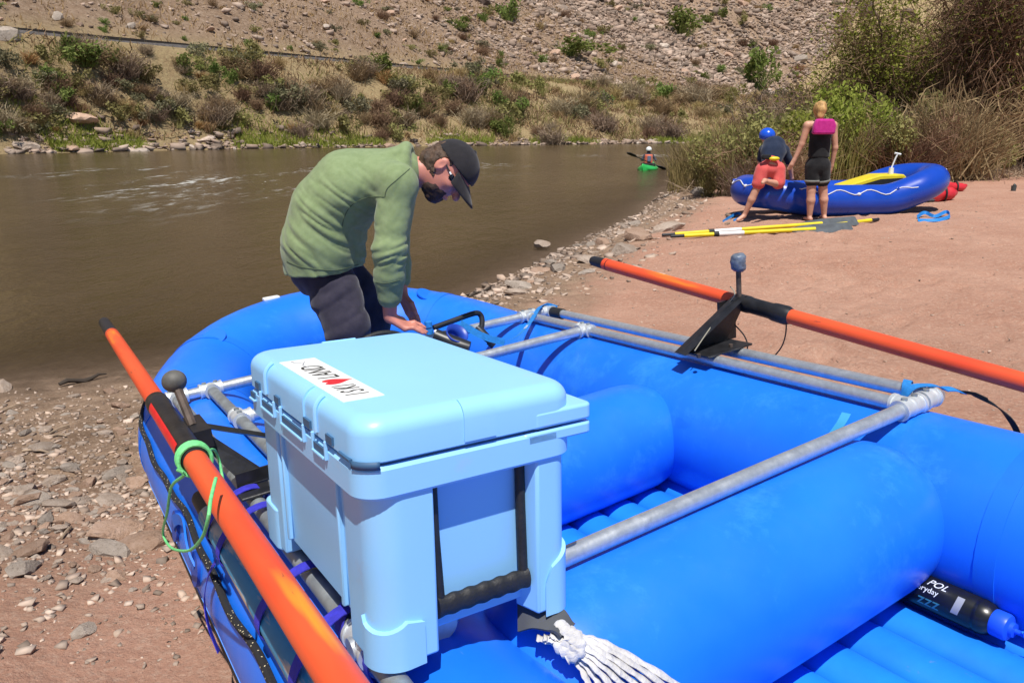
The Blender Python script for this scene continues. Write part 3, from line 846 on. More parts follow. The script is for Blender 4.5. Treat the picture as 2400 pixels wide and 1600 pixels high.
# raised pull-tab pads on the lid edge
for (x0, x1, y0, y1) in ((.185, .245, -.0015, .03), (-.0015, .028, .25, .33), (.17, .25, CL - .03, CL + .0015)):
    b_ = MB()
    if y0 < 0 or y1 > CL:
        yy = -1 if y0 < 0 else 1; yb = .001 if y0 < 0 else CL - .001
        P = [(yb + yy * .003, G + .008), (yb + yy * .003, G + .046)] + [(yb - yy * (.030 * (1 - math.cos(a)) - .003), G + .046 + .030 * math.sin(a)) for a in np.linspace(.3, 1.35, 6)] + [(yb - yy * .034, G + .060), (yb - yy * .006, G + .02)]
        n = len(P); b_.add([(x0, p[0], p[1]) for p in P] + [(x1, p[0], p[1]) for p in P], [tuple(range(n)), tuple(range(2 * n - 1, n - 1, -1))] + [(i, (i + 1) % n, n + (i + 1) % n, n + i) for i in range(n)])
    else:
        P = [(.001 - .003, G + .008), (.001 - .003, G + .046)] + [(.001 + .030 * (1 - math.cos(a)) - .003, G + .046 + .030 * math.sin(a)) for a in np.linspace(.3, 1.35, 6)] + [(.035, G + .060), (.007, G + .02)]
        n = len(P); b_.add([(p[0], y0, p[1]) for p in P] + [(p[0], y1, p[1]) for p in P], [tuple(range(n)), tuple(range(2 * n - 1, n - 1, -1))] + [(i, (i + 1) % n, n + (i + 1) % n, n + i) for i in range(n)])
    b_.build('lid_pad', M_COOL, lido, ang=30)
# interlocking hinge teeth along the long face: lid lugs hang down between rim lugs, shade of the gaps painted as dark strips
for y0, y1, kind in ((.105, .135, 'slot'), (.215, .25, 'slot'), (.40, .43, 'slot'), (.54, .57, 'slot')):
    b_ = MB(); b_.box((-.0012, (y0 + y1) / 2, G + .016), (.004, y1 - y0, .014)); b_.build('hinge_slot_shade', M_COOLD, lido, smooth=False)
for y0, y1 in ((.15, .20), (.265, .385), (.445, .525), (.585, .615)):
    b_ = MB(); b_.box((-.0012, (y0 + y1) / 2, .046), (.004, y1 - y0, .014)); b_.build('hinge_slot_shade', M_COOLD, rimo, smooth=False)
    b_ = MB(); b_.box((-.003, (y0 + y1) / 2, .037), (.007, y1 - y0 + .008, .005)); bev(b_.build('slot_lip', M_COOL, rimo, smooth=False), .0015, 2)
for y in (.14, .205, .255, .395, .438, .535):
    b_ = MB(); b_.box((-.002, y, .052), (.006, .006, .034)); bev(b_.build('slot_lip', M_COOL, rimo, smooth=False), .0015, 2)
for y in (.185, .49):
    b_ = MB(); P = [(.001 - .004, G + .012), (.001 - .004, G + .046)] + [(.001 + .030 * (1 - math.cos(a)) - .004, G + .046 + .030 * math.sin(a)) for a in np.linspace(.3, 1.15, 6)]
    b_.tube([(p[0] + .002, y, p[1]) for p in P], .0045, 8); b_.build('latch_groove', M_COOL, lido)
b_ = MB(); b_.box((-.0005, .055, G + .006), (.006, .05, .004)); b_.build('hinge_slot_shade', M_COOLD, lido, smooth=False)
# shade of the finger notch, painted as a dark strip under the near left lid corner
b_ = MB(); b_.add([tuple((.048 + (.050) * math.cos(R(q)), .048 + (.050) * math.sin(R(q)), z)) for z in (.054, .067) for q in np.linspace(200, 255, 9)],
       [(k, k + 1, 9 + k + 1, 9 + k) for k in range(8)]); no_ = b_.build('finger_notch_shade', M_COOLD, lido); no_.modifiers.new('solid', 'SOLIDIFY').thickness = .002
# swing handle on the near end
han = None
for x in (.141, .317):
    hd = MB(); hd.tube([(x, .040, .004), (x, .038, -.09), (x + (.002 if x < .2 else -.002), .030, -.215)], .0095, 10)
    o_ = hd.build('handle' if han is None else 'handle_strap', M_BLACKR, cooler if han is None else han)
    if han is None: han = o_
g_ = MB(); P = []; rr = []
for q in np.linspace(0, 1, 41):
    P.append((.136 + q * .186, .026, -.226)); rr.append(.0190 + .0013 * math.cos(q * 2 * math.pi * 6.0))
g_.tube(P, rr, 14, flat=(.62, 1)); g_.build('hand_grip', M_BLACKR, han, ang=70)
# recess floor is the tub; add the lower sill below the handle
b_ = MB(); b_.box((.225, .062, -.262), (.20, .03, .03)); bev(b_.build('sill', M_COOL, tubo, ang=30), .004, 2)

# label on the lid
M_LABEL = mat('label_white', (0.80, 0.80, 0.79), .35, spec=.5)
M_INK = mat('label_ink', (0.02, 0.02, 0.022), .4)
M_RED = mat('label_red', (0.62, 0.012, 0.03), .4)
M_GREY = mat('label_grey', (0.30, 0.32, 0.36), .4)
sx0, sx1, sy0, sy1 = .027, .101, .122, .483
b_ = MB(); b_.prism(rrect(sx0, sx1, sy0, sy1, .002, 2), ZT - .0005, ZT + .0007); lab = b_.build('label', M_LABEL, lido, smooth=False)
def text(body, size, mtx, mt, parent, ext=.0003, shear=0.0, name='lettering', sx=1.0, spacing=1.0):
    cu = bpy.data.curves.new(name, 'FONT'); cu.body = body; cu.size = size; cu.extrude = ext; cu.shear = shear; cu.space_character = spacing
    cu.resolution_u = 3
    o = bpy.data.objects.new(name, cu); COL.objects.link(o)
    dg = bpy.context.evaluated_depsgraph_get(); me = bpy.data.meshes.new_from_object(o.evaluated_get(dg))
    bpy.data.objects.remove(o); bpy.data.curves.remove(cu)
    Ms = Matrix.Diagonal((sx, 1, 1, 1)); me.transform(mtx @ Ms)
    me.materials.clear(); me.materials.append(mt)
    n = bpy.data.objects.new(name, me); COL.objects.link(n); n.parent = parent
    return n
# letters run to the bow (+y), tops to -x
TXT = Matrix(((0, -1, 0, 0), (1, 0, 0, 0), (0, 0, 1, 0), (0, 0, 0, 1)))
def lt(x, y): return Matrix.Translation((x, y, ZT + .0010)) @ TXT
text('I', .058, lt(.085, .150), M_INK, lab, shear=.25, sx=.55)
text('S', .058, lt(.085, .168), M_INK, lab, shear=.25, sx=.62)
text('K', .058, lt(.085, .192), M_INK, lab, shear=.25, sx=.62)
text('I', .058, lt(.085, .218), M_INK, lab, shear=.25, sx=.55)
text('LAND', .058, lt(.085, .288), M_INK, lab, shear=.25, sx=.78)
hb = MB(); pts = []
for k in range(36):
    t = 2 * math.pi * k / 36; hx = 16 * math.sin(t) ** 3; hy = 13 * math.cos(t) - 5 * math.cos(2 * t) - 2 * math.cos(3 * t) - math.cos(4 * t)
    pts.append((.066 - hy * .0019, .262 + hx * .00125))
hb.prism(pts, ZT + .0007, ZT + .0013); hb.build('heart', M_RED, lab, smooth=False)
sw = MB(); sw.tube(catmull([(.062, .405, ZT + .001), (.058, .425, ZT + .001), (.064, .442, ZT + .001), (.052, .456, ZT + .001), (.050, .466, ZT + .001)], 5), .0012, 6, flat=(1, .3))
sw.tube([(.064, .442, ZT + .001), (.072, .456, ZT + .001)], .001, 6, flat=(1, .3)); sw.ball((.049, .467, ZT + .001), .0035, 8, (1, 1, .2)); sw.build('emblem', M_GREY, lab)
# ------------------------------------------------------------------ figures: implicit surfaces meshed with surface nets
def vnoise3(p, seed=0):
    a = vnoise(p[..., 0] + 7.3 * np.floor(p[..., 2]), p[..., 1] + 3.1 * np.floor(p[..., 2]), seed)
    z1 = np.floor(p[..., 2]) + 1
    b = vnoise(p[..., 0] + 7.3 * z1, p[..., 1] + 3.1 * z1, seed)
    f = p[..., 2] - np.floor(p[..., 2]); f = f * f * (3 - 2 * f)
    return a + (b - a) * f
class SDF:
    def __init__(s, lo, hi, h):
        s.o = np.array(lo, float); s.h = h
        s.n = np.maximum(np.ceil((np.array(hi) - s.o) / h).astype(int) + 1, 4)
        s.F = np.full(s.n, 0.5, np.float32)
    def block(s, lo, hi):
        a = np.clip(np.floor((np.array(lo) - s.o) / s.h).astype(int), 0, s.n); b = np.clip(np.ceil((np.array(hi) - s.o) / s.h).astype(int) + 1, 0, s.n)
        sl = tuple(slice(i, j) for i, j in zip(a, b))
        ax = [s.o[i] + s.h * np.arange(a[i], b[i]) for i in range(3)]
        return sl, np.stack(np.meshgrid(*ax, indexing='ij'), -1)
    def _mix(s, sl, d, k, op):
        A = s.F[sl]
        if op == 'sub':
            if k > 0:
                hh = np.clip(0.5 - 0.5 * (A + d) / k, 0, 1); s.F[sl] = A + (-d - A) * hh + k * hh * (1 - hh)
            else: s.F[sl] = np.maximum(A, -d)
            return
        if k > 0:
            hh = np.clip(0.5 + 0.5 * (A - d) / k, 0, 1); s.F[sl] = A + (d - A) * hh - k * hh * (1 - hh)
        else: s.F[sl] = np.minimum(A, d)
    def cone(s, a, b, ra, rb, k=.02, sc=(1, 1, 1), op='add', disp=None):
        a = np.array(a, float); b = np.array(b, float); sc = np.array(sc, float)
        R_ = max(ra, rb) / min(sc) + k + 3 * s.h + .02
        sl, P = s.block(np.minimum(a, b) - R_, np.maximum(a, b) + R_)
        if P.size == 0: return s
        ba = (b - a) * sc; q = (P - a) * sc
        t = np.clip((q @ ba) / max(ba @ ba, 1e-12), 0, 1)
        d = np.linalg.norm(q - t[..., None] * ba, axis=-1) - (ra + (rb - ra) * t)
        if disp is not None: d = d + disp(P)
        s._mix(sl, d, k, op); return s
    def chain(s, pts, rad, k=.02, sc=(1, 1, 1), disp=None):
        for i in range(len(pts) - 1): s.cone(pts[i], pts[i + 1], rad[i], rad[i + 1], k, sc, disp=disp)
        return s
    def ell(s, c, r, k=.02, rot=None, op='add', disp=None):
        c = np.array(c, float); r = np.array(r, float); R_ = max(r) + k + 3 * s.h + .02
        sl, P = s.block(c - R_, c + R_)
        if P.size == 0: return s
        q = P - c
        if rot is not None: q = q @ np.array(rot)          # columns = local axes
        k0 = np.linalg.norm(q / r, axis=-1); k1 = np.linalg.norm(q / (r * r), axis=-1)
        d = np.where(k1 > 1e-9, k0 * (k0 - 1) / np.maximum(k1, 1e-9), -min(r))
        if disp is not None: d = d + disp(P)
        s._mix(sl, d, k, op); return s
    def cut(s, p, n, k=0.0):
        """remove everything on the side n points to"""
        p = np.array(p, float); n = np.array(n, float); n /= np.linalg.norm(n)
        sl, P = s.block(s.o, s.o + s.n * s.h)
        s._mix(sl, -((P - p) @ n), k, 'sub'); return s
    def shell(s, th):
        s.F = np.maximum(s.F, -(s.F + th)); return s
    def disp(s, fn):
        m = np.abs(s.F) < .06; ii = np.argwhere(m)
        s.F[m] += fn(s.o + ii * s.h).astype(np.float32); return s
    def mesh(s, smooth=2):
        F = s.F; nx, ny, nz = F.shape
        neg = F < 0
        acc = {}
        cells = []; poss = []; quads = []
        for ax in range(3):
            A = np.take(F, range(F.shape[ax] - 1), ax); B = np.take(F, range(1, F.shape[ax]), ax)
            m = (A < 0) != (B < 0); idx = np.argwhere(m)
            if len(idx) == 0: continue
            a_ = A[m]; b_ = B[m]; t = a_ / (a_ - b_)
            pos = idx.astype(float); pos[:, ax] += t
            b, c = (ax + 1) % 3, (ax + 2) % 3
            keep = (idx[:, b] > 0) & (idx[:, c] > 0) & (idx[:, b] < F.shape[b] - 1) & (idx[:, c] < F.shape[c] - 1)
            idx = idx[keep]; pos = pos[keep]; a_ = a_[keep]
            qs = []
            for db, dc in ((0, 0), (-1, 0), (-1, -1), (0, -1)):
                cl = idx.copy(); cl[:, b] += db; cl[:, c] += dc
                lin = (cl[:, 0] * ny + cl[:, 1]) * nz + cl[:, 2]
                cells.append(lin); poss.append(pos); qs.append(lin)
            q = np.stack(qs, 1); fl = a_ > 0; q[fl] = q[fl][:, ::-1]; quads.append(q)
        cells = np.concatenate(cells); poss = np.concatenate(poss); quads = np.concatenate(quads)
        uq, inv = np.unique(cells, return_inverse=True)
        V_ = np.zeros((len(uq), 3)); cnt = np.bincount(inv).astype(float)
        for i in range(3): V_[:, i] = np.bincount(inv, poss[:, i]) / cnt
        Q = np.searchsorted(uq, quads)
        for _ in range(smooth):
            S_ = np.zeros_like(V_); c_ = np.zeros(len(V_))
            for i in range(4):
                np.add.at(S_, Q[:, i], V_[Q[:, (i + 1) % 4]]); np.add.at(c_, Q[:, i], 1)
            V_ = V_ * .4 + .6 * S_ / np.maximum(c_, 1)[:, None]
        return s.o + V_ * s.h, Q[:, ::-1]
    def build(s, name, mt, parent=None, smooth=2):
        v, q = s.mesh(smooth); o = mesh_obj(name, v, q, mt, None)
        if parent is not None:
            o.parent = parent
            o.matrix_parent_inverse = parent.matrix_world.inverted()
        return o
def root(name, p, label, cat, group=None):
    return empty(name, Matrix.Translation(Vector(p)), label, cat, group)
def put(o, parent):
    o.parent = parent; o.matrix_parent_inverse = parent.matrix_world.inverted(); return o

M_SKIN = mat('skin', (0.52, 0.20, 0.145), .5, var=.12, vscale=9, bump=.1, bscale=200, bdist=.002)
M_SKIN2 = mat('skin_paler', (0.55, 0.29, 0.20), .55, var=.10, vscale=7)  # paler, less red skin of the two people at the second raft
def cloth(name, c, c2, scale=9, bump=.25):
    return mat(name, c, .9, col2=c2, vscale=scale, bump=bump, bscale=420, spec=.15, sheen=.15, bdist=.002)
M_SHIRT = cloth('green_shirt', (0.180, 0.238, 0.110), (0.222, 0.285, 0.142), 30)
M_TROU = cloth('dark_trousers', (0.024, 0.022, 0.036), (0.040, 0.036, 0.054), 20)
M_CAP = cloth('black_cap', (0.017, 0.016, 0.018), (0.026, 0.024, 0.026), 30)
M_HAIR = mat('brown_hair', (0.075, 0.042, 0.024), .7, var=.5, vscale=60, bump=.8, bscale=130, stretch=(1, 1, .35), bdist=.006)

# --- person in the green shirt, bent over at the bow compartment
ym = 3.20
J = {}
def jp(n_, x, y, Y): J[n_] = ony(x, y, Y); return J[n_]
jp('pel', 752, 618, ym); jp('wst', 758, 562, ym); jp('mid', 776, 492, ym); jp('ribs', 822, 440, ym); jp('chst', 880, 425, ym); jp('neckb', 948, 402, ym)
jp('neck', 990, 400, ym); jp('head', 1046, 398, ym)
jp('shR', 930, 432, 3.03); jp('elR', 912, 590, 2.96); jp('wrR', 914, 742, 2.99)
jp('shL', 940, 420, 3.37); jp('elL', 925, 575, 3.40); jp('wrL', 942, 690, 3.30)
jp('hipR', 764, 628, 3.14); jp('knR', 815, 770, 3.02)
jp('hipL', 790, 622, 3.31); jp('knL', 868, 745, 3.36)
fl = lambda p: P0[2] + (-.44 - Nn[0] * (p[0] - P0[0]) - Nn[1] * (p[1] - P0[1])) / Nn[2]
J['anR'] = J['knR'] + np.array([.00, .05, -.40]); J['anR'][2] = fl(J['anR']) + .08
J['anL'] = J['knL'] + np.array([-.03, .04, -.40]); J['anL'][2] = fl(J['anL']) + .08
feet_mid = (J['anR'] + J['anL']) / 2
man = root('person', (feet_mid[0], feet_mid[1], fl(feet_mid)), 'person in a green long-sleeved shirt and black cap bending over in the raft', 'person')
lo = np.array([-1.15, 2.72, .30]); hi = np.array([.02, 3.62, 1.80])
# head axes: face looks right and down
hf = ony(1072, 442, ym) - ony(1046, 398, ym); hf[1] = -.02; hf /= np.linalg.norm(hf)         # forward (out of the face)
hu = np.array([0, 1.0, 0]); hu = np.cross(hf, np.array([0, 1.0, 0])); hu /= np.linalg.norm(hu)
if hu @ (ony(1100, 370, ym) - J['head']) < 0: hu = -hu
hs = np.cross(hf, hu)                                                                      # sideways
HR = np.stack([hf, hs, hu], 1)
hc = J['head']
def hp(f, s_, u_): return hc + hf * f + hs * s_ + hu * u_
skin = SDF(lo, hi, .0055)
skin.ell(hc + hu * .015, (.098, .076, .112), .02, HR)
skin.ell(hp(.030, 0, -.055), (.062, .056, .065), .03, HR)                    # jaw
skin.ell(hp(.062, 0, -.098), (.026, .028, .022), .02, HR)                    # chin
skin.cone(hp(.088, 0, .018), hp(.117, 0, -.022), .010, .016, .012)            # nose
skin.ell(hp(.090, 0, -.060), (.018, .028, .008), .008, HR)                    # lips
skin.ell(hp(.084, 0, .040), (.022, .050, .014), .012, HR)                     # brow
for sd in (-1, 1):
    skin.ell(hp(.060, sd * .044, -.012), (.028, .022, .02), .02, HR)         # cheek
    skin.ell(hp(-.012, sd * .080, .002), (.021, .010, .034), .004, HR)       # ear
    skin.ell(hp(-.006, sd * .092, .004), (.011, .008, .018), .003, HR, op='sub')
skin.chain([J['neckb'] - np.array([0.01, 0, .01]), hp(-.030, 0, -.055)], [.062, .056], .03)
skin.chain([J['pel'], J['wst'], J['mid'], J['ribs'], J['chst'], J['neckb']], [.105, .10, .11, .115, .11, .06], .04, (1, .80, 1))
for s_ in 'RL':
    skin.chain([J['sh' + s_], J['el' + s_], J['wr' + s_]], [.050, .040, .027], .015)
    skin.chain([J['hip' + s_], J['kn' + s_], J['an' + s_]], [.080, .056, .038], .02)
    skin.cone(J['an' + s_] + np.array([-.02, 0, -.035]), J['an' + s_] + np.array([.14, -.03, -.045]), .035, .028, .02)
def hand(S_, wr, kn, tip, side, k=.006, r=.0092):
    """palm from the wrist to the knuckles, four curled fingers and a thumb on the given side"""
    wr, kn, tip, side = [np.array(q, float) for q in (wr, kn, tip, side)]
    fw = (kn - wr); Lp = np.linalg.norm(fw); fw /= Lp
    side = side - fw * (side @ fw); side /= np.linalg.norm(side); up = np.cross(side, fw)
    for q in (-.026, -.009, .009, .026): S_.cone(wr + fw * .015 + side * q * .7, kn + side * q, .015, .0125, .012)
    for q, ln, dr in ((.030, .88, -.004), (.010, 1.0, .002), (-.010, .96, 0), (-.029, .80, -.006)):
        a = kn + side * q; e = tip + side * q * 1.15; L = (e - a) * ln; dr_ = up * dr
        S_.chain([a, a + L * .42 + np.array([0, 0, .010]) + dr_, a + L * .74 + np.array([0, 0, .006]) + dr_, a + L + dr_], [r * 1.08, r, r * .92, r * .8], k)
    b0 = wr + fw * Lp * .25 + side * .024
    S_.chain([b0, b0 + fw * .035 + side * .028 - np.array([0, 0, .004]), b0 + fw * .068 + side * .036 - np.array([0, 0, .012])], [.0135, .0115, .0088], k)
hand(skin, J['wrR'], ony(950, 764, 3.0), ony(1000, 779, 3.01), (0.15, 1, 0))
hand(skin, J['wrL'], J['wrL'] + np.array([.035, -.02, -.07]), J['wrL'] + np.array([.075, -.05, -.12]), (.6, -.8, .1))
skin.build('body', M_SKIN, man, 1)

def folds(P, e1, s1, e2, s2, amp, c, rad, seed):
    q = P - c
    n_ = np.stack([q @ np.array(e1) / s1, q @ np.array(e2) / s2, P[..., 1] * 6], -1)
    w_ = np.exp(-(np.linalg.norm(q, axis=-1) / rad) ** 2)
    v_ = vnoise3(n_ + 40, seed)
    return amp * w_ * (.5 - 1.6 * np.abs(2 * v_ - 1) ** .8)
sh = SDF(lo, hi, .0050)
sh.chain([J['wst'] + np.array([.002, 0, -.155]), J['wst'] + np.array([.0, 0, -.01]), J['mid'], J['ribs'], J['chst']], [.162, .154, .146, .143, .126], .05, (1, .70, 1))
sh.cut(ony(735, 628, ym), np.array([.06, 0, -1.0]))
hemring = True
sh.ell(J['chst'] + np.array([.035, 0, .00]), (.085, .19, .10), .05)
sh.chain([J['chst'], J['neckb']], [.115, .082], .04, (1, .85, 1))
for s_ in 'RL':
    E_ = J['el' + s_]; W_ = J['wr' + s_]
    cuff = E_ + (W_ - E_) * .68
    sh.chain([J['chst'] * .45 + J['sh' + s_] * .55, J['sh' + s_], E_, E_ + (W_ - E_) * .35, cuff], [.098, .077, .058, .055, .047], .035)
    sh.chain([E_ + (W_ - E_) * .50, cuff], [.050, .048], .006)
# hood lying rolled round the neck
for a in np.linspace(0, 2 * math.pi, 15)[:-1]:
    pass
hring = [J['neckb'] + np.array([.010, 0, .010]) + np.array([0, 1, 0]) * math.cos(a) * .088 + (hu * .35 + np.array([-.30, 0, .85])) * math.sin(a) * .082 for a in np.linspace(0, 2 * math.pi, 17)]
for i in range(16): sh.cone(hring[i], hring[i + 1], .024, .024, .014)
hl = J['neckb'] + np.array([-.055, 0, .055])
sh.ell(hl, (.075, .10, .034), .02, np.stack([np.array([.86, 0, .5]), np.array([0, 1, 0]), np.array([-.5, 0, .86])], 1))
wst = J['wst']
dg = np.array([.80, 0, -.60]); dn = np.array([.60, 0, .80])
sh.disp(lambda P: folds(P, dg, .20, dn, .030, .016, wst + np.array([.07, 0, -.04]), .17, 3) + folds(P, dg, .16, dn, .022, .007, wst + np.array([.06, -.1, .03]), .26, 5)
        + folds(P, np.array([.9, 0, .35]), .10, np.array([-.35, 0, .9]), .020, .013, J['elR'] + np.array([0, 0, -.01]), .085, 8)
        + folds(P, np.array([.5, 0, .85]), .15, np.array([.85, 0, -.5]), .03, .008, J['shR'] + np.array([-.05, 0, -.06]), .12, 9)
        + .004 * (vnoise3(P * 14, 4) - .5))
shirt_o = sh.build('shirt', M_SHIRT, man, 1)
# seam lines on the shirt: shoulder seam and side panel
M_SEAM = mat('shirt_seam', (0.07, 0.10, 0.05), .9)
from mathutils.bvhtree import BVHTree
bv = BVHTree.FromPolygons([v_.co.copy() for v_ in shirt_o.data.vertices], [tuple(f_.vertices) for f_ in shirt_o.data.polygons])
def seam(pts, r=.0022, n_=5):
    out = []
    for x, y in catmull(pts, n_):
        h_ = bv.ray_cast(Vector(CAMP), Vector(ray(x, y)).normalized())
        if h_[0] is not None and (not out or (h_[0] - out[-1]).length < .06): out.append(h_[0] + h_[1] * .0003)
    if len(out) > 2:
        b_ = MB(); b_.tube(out, r, 6); put(b_.build('seam', M_SEAM, None), shirt_o)
seam([(960, 396), (932, 420), (908, 442), (902, 462)])
seam([(900, 462), (868, 462), (838, 472), (818, 488), (806, 512), (802, 532)])
seam([(880, 661), (905, 664), (938, 656)])
seam([(672, 612), (700, 624), (740, 631), (790, 633), (840, 620)])
# trousers
tr = SDF(lo, hi, .0075)
tr.chain([J['pel'] + np.array([-.01, 0, .06]), J['pel'] + np.array([.0, 0, -.02])], [.120, .125], .03, (1, .80, 1))
for s_, wd in (('R', 1), ('L', 1)):
    hpj = J['hip' + s_]; kn = J['kn' + s_]; an = J['an' + s_]
    tr.chain([hpj + np.array([0, 0, .0]), hpj * .5 + kn * .5, kn, an + np.array([0, 0, .03])], [.098, .099, .088, .075], .03)
tr.cut(J['pel'] + np.array([0, 0, .09]), (0, 0, 1))
tr.disp(lambda P: folds(P, np.array([.85, 0, .5]), .14, np.array([-.5, 0, .85]), .045, .009, J['knR'], .22, 12) + folds(P, np.array([.3, 0, .95]), .2, np.array([.95, 0, -.3]), .05, .009, J['hipR'] + np.array([0, 0, -.08]), .2, 13))
tr.build('trousers', M_TROU, man, 1)
# shoes
for s_ in 'RL':
    so = SDF(lo, hi, .009)
    an = J['an' + s_]; so.cone(an + np.array([-.025, 0, -.04]), an + np.array([.16, -.03, -.045]), .042, .034, .02)
    so.build('shoe', M_BLACKR, man, 1)
# cap, brim, hair, beard, glasses
cp = SDF(lo, hi, .005)
cp.ell(hc + hu * .030 + hf * .004, (.112, .090, .108), .01, HR)
cp.cut(hp(.0, 0, .042), -hu * 1.0 + hf * .12)
cp.ell(hp(.0, 0, .02), (.098, .078, .100), .0, HR, op='sub')
cp.ell(hp(0, 0, .139), (.009, .009, .006), .004, HR)
cap = cp.build('cap', M_CAP, man, 1)
br = MB(); n_ = 14; Vv = []
for j, tt_ in enumerate(np.linspace(0, 1, 6)):
    for k in range(n_ + 1):
        a = (k / n_ - .5) * 2 * 1.12
        rx = .104 + tt_ * .083 * math.cos(a * .78); ry = .084 + tt_ * .012
        zz = .046 - .030 * tt_ - .020 * (math.sin(a) ** 2) * tt_
        Vv.append(tuple(hp(.004 + rx * math.cos(a), ry * math.sin(a), zz)))
br.add(Vv, [(j * (n_ + 1) + k, j * (n_ + 1) + k + 1, (j + 1) * (n_ + 1) + k + 1, (j + 1) * (n_ + 1) + k) for j in range(5) for k in range(n_)])
bo = put(br.build('brim', M_CAP, None, ang=80), cap); sm = bo.modifiers.new('solid', 'SOLIDIFY'); sm.thickness = .004
hr = SDF(lo, hi, .005)
hr.ell(hc + hu * .012 - hf * .012, (.098, .083, .108), .01, HR)
hr.ell(hp(-.062, 0, -.042), (.045, .066, .050), .03, HR)
hr.cut(hp(.012, 0, 0), hf); hr.cut(hp(0, 0, .060), hu); hr.cut(hp(-.02, 0, -.078), -hu * .8 + hf * .4)
for sd in (-1, 1): hr.ell(hp(-.008, sd * .085, .0), (.026, .022, .040), .005, HR, op='sub')
hr.disp(lambda P: .010 * (vnoise3(P * 70, 21) - .5) + .008 * (vnoise3(P * 150, 22) - .5))
hr.build('hair', M_HAIR, man, 0)
be = SDF(lo, hi, .005)
be.ell(hp(.032, 0, -.064), (.066, .0605, .064), .02, HR)
be.ell(hp(.064, 0, -.102), (.027, .032, .026), .02, HR)
be.cut(hp(.03, 0, -.040), hu * .92 - hf * .30); be.cut(hp(-.022, 0, 0), -hf); be.ell(hp(.110, 0, -.056), (.030, .030, .014), .006, HR, op='sub')
be.disp(lambda P: .008 * (vnoise3(P * 90, 25) - .5))
be.build('beard', mat('dark_beard', (0.040, 0.020, 0.014), .8, var=.4, vscale=80, bump=.6, bscale=160, bdist=.004), man, 0)
M_LENS = mat('dark_lens', (0.006, 0.007, 0.014), .08, spec=.8)
gl = MB()
for sd in (-1, 1):
    gl.ball((0, 0, 0), 1, 14)
gl = MB()
Vv = []
for k, a in enumerate(np.linspace(-1.25, 1.25, 21)):
    for zz in (-.020, .012):
        Vv.append(tuple(hp(.018 + .084 * math.cos(a), .079 * math.sin(a), .014 + zz * (1 - .35 * abs(math.sin(a)) - (.45 if abs(a) < .12 and zz < 0 else 0)))))
gl.add(Vv, [(2 * k, 2 * k + 2, 2 * k + 3, 2 * k + 1) for k in range(20)])
go = put(gl.build('sunglasses', M_LENS, None, ang=80), man); go.modifiers.new('solid', 'SOLIDIFY').thickness = .003
for sd in (-1, 1):
    tm = MB(); tm.tube([hp(.044, sd * .076, .016), hp(-.010, sd * .084, .018), hp(-.03, sd * .083, .012)], .0028, 6); put(tm.build('temple_arm', M_BLACKR, None), go)
    tm = MB(); tm.box(hp(.038, sd * .0795, .016), (.012, .003, .006), Matrix(((hf[0], hs[0], hu[0]), (hf[1], hs[1], hu[1]), (hf[2], hs[2], hu[2])))); put(tm.build('hinge_badge', M_WHITE, None, smooth=False), go)
# ------------------------------------------------------------------ straps, cord, bottle and gear on the raft
MI = M_RAFT.inverted()
def loc_ray(px, py):
    o = MI @ Vector(CAMP); d = MI.to_3x3() @ Vector(ray(px, py)); return np.array(o), np.array(d)
def onl(px, py, ax, val):
    o, d = loc_ray(px, py); return o + d * ((val - o[ax]) / d[ax])
def on_thwart(px, py, yc=-.035, zc=-.243, r=.222):
    o, d = loc_ray(px, py); a = d[1] ** 2 + d[2] ** 2; b = 2 * ((o[1] - yc) * d[1] + (o[2] - zc) * d[2]); c = (o[1] - yc) ** 2 + (o[2] - zc) ** 2 - r * r
    D = b * b - 4 * a * c
    t = (-b - math.sqrt(max(D, 0))) / (2 * a); return o + d * t
M_STRAP = mat('purple_blue_strap', (0.030, 0.028, 0.42), .75, var=.18, vscale=60, bump=.5, bscale=260, bdist=.002)
M_STRAPB = mat('blue_strap', (0.012, 0.20, 0.58), .7, var=.15, vscale=60, bump=.5, bscale=260, bdist=.002)
M_YTXT = mat('strap_yellow', (0.75, 0.60, 0.12), .6)
M_WTXT = mat('strap_white', (0.70, 0.75, 0.80), .6)
# spare oar lashed outside the left rail: faded blue with bare pale patch
def spare_mat():
    k = nodes('faded_blue_shaft')
    g_ = k.mapr(k.noise(2.2, 5, .65, k.mapping((6, .8, 6))), .50, .56)
    c = k.mix(k.mapr(k.noise(8, 4), .3, .7), (0.03, 0.20, 0.36), (0.045, 0.27, 0.46))
    k.set('Base Color', k.mix(g_, c, (0.55, 0.44, 0.36))); k.b.inputs['Roughness'].default_value = .5; return k.m
spx, spz = -.590, -.060
e = empty('spare_oar', M_RAFT @ Matrix.Translation((spx, .3, spz)), 'faded blue spare oar lashed under the orange oar along the raft tube', 'oar')
b_ = MB(); b_.tube([(0, y, 0) for y in np.linspace(-1.2, .62, 20)], .031, 24); b_.build('shaft', spare_mat(), e)
b_ = MB(); b_.tube([(0, .62, 0), (0, .76, 0), (0, .78, 0)], [.026, .024, .018], 20); b_.build('grip', M_GRIP, e)
def loop_strap(y, tw=0.0, mt=M_STRAP, w=.034, ax=.094, az=.052, slope=0.0):
    b_ = MB(); P = []
    for a in np.linspace(0, 2 * math.pi, 29):
        q = Vector((ax * math.cos(a), 0, az * math.sin(a))); q.rotate(Matrix.Rotation(R(-31), 3, 'Y'))
        P.append(Vector((-.540, y + slope * math.cos(a), -.030)) + q)
    b_.ribbon(P, w, Vector((tw, 1, 0)), .0022); return b_.build('strap', mt, None)
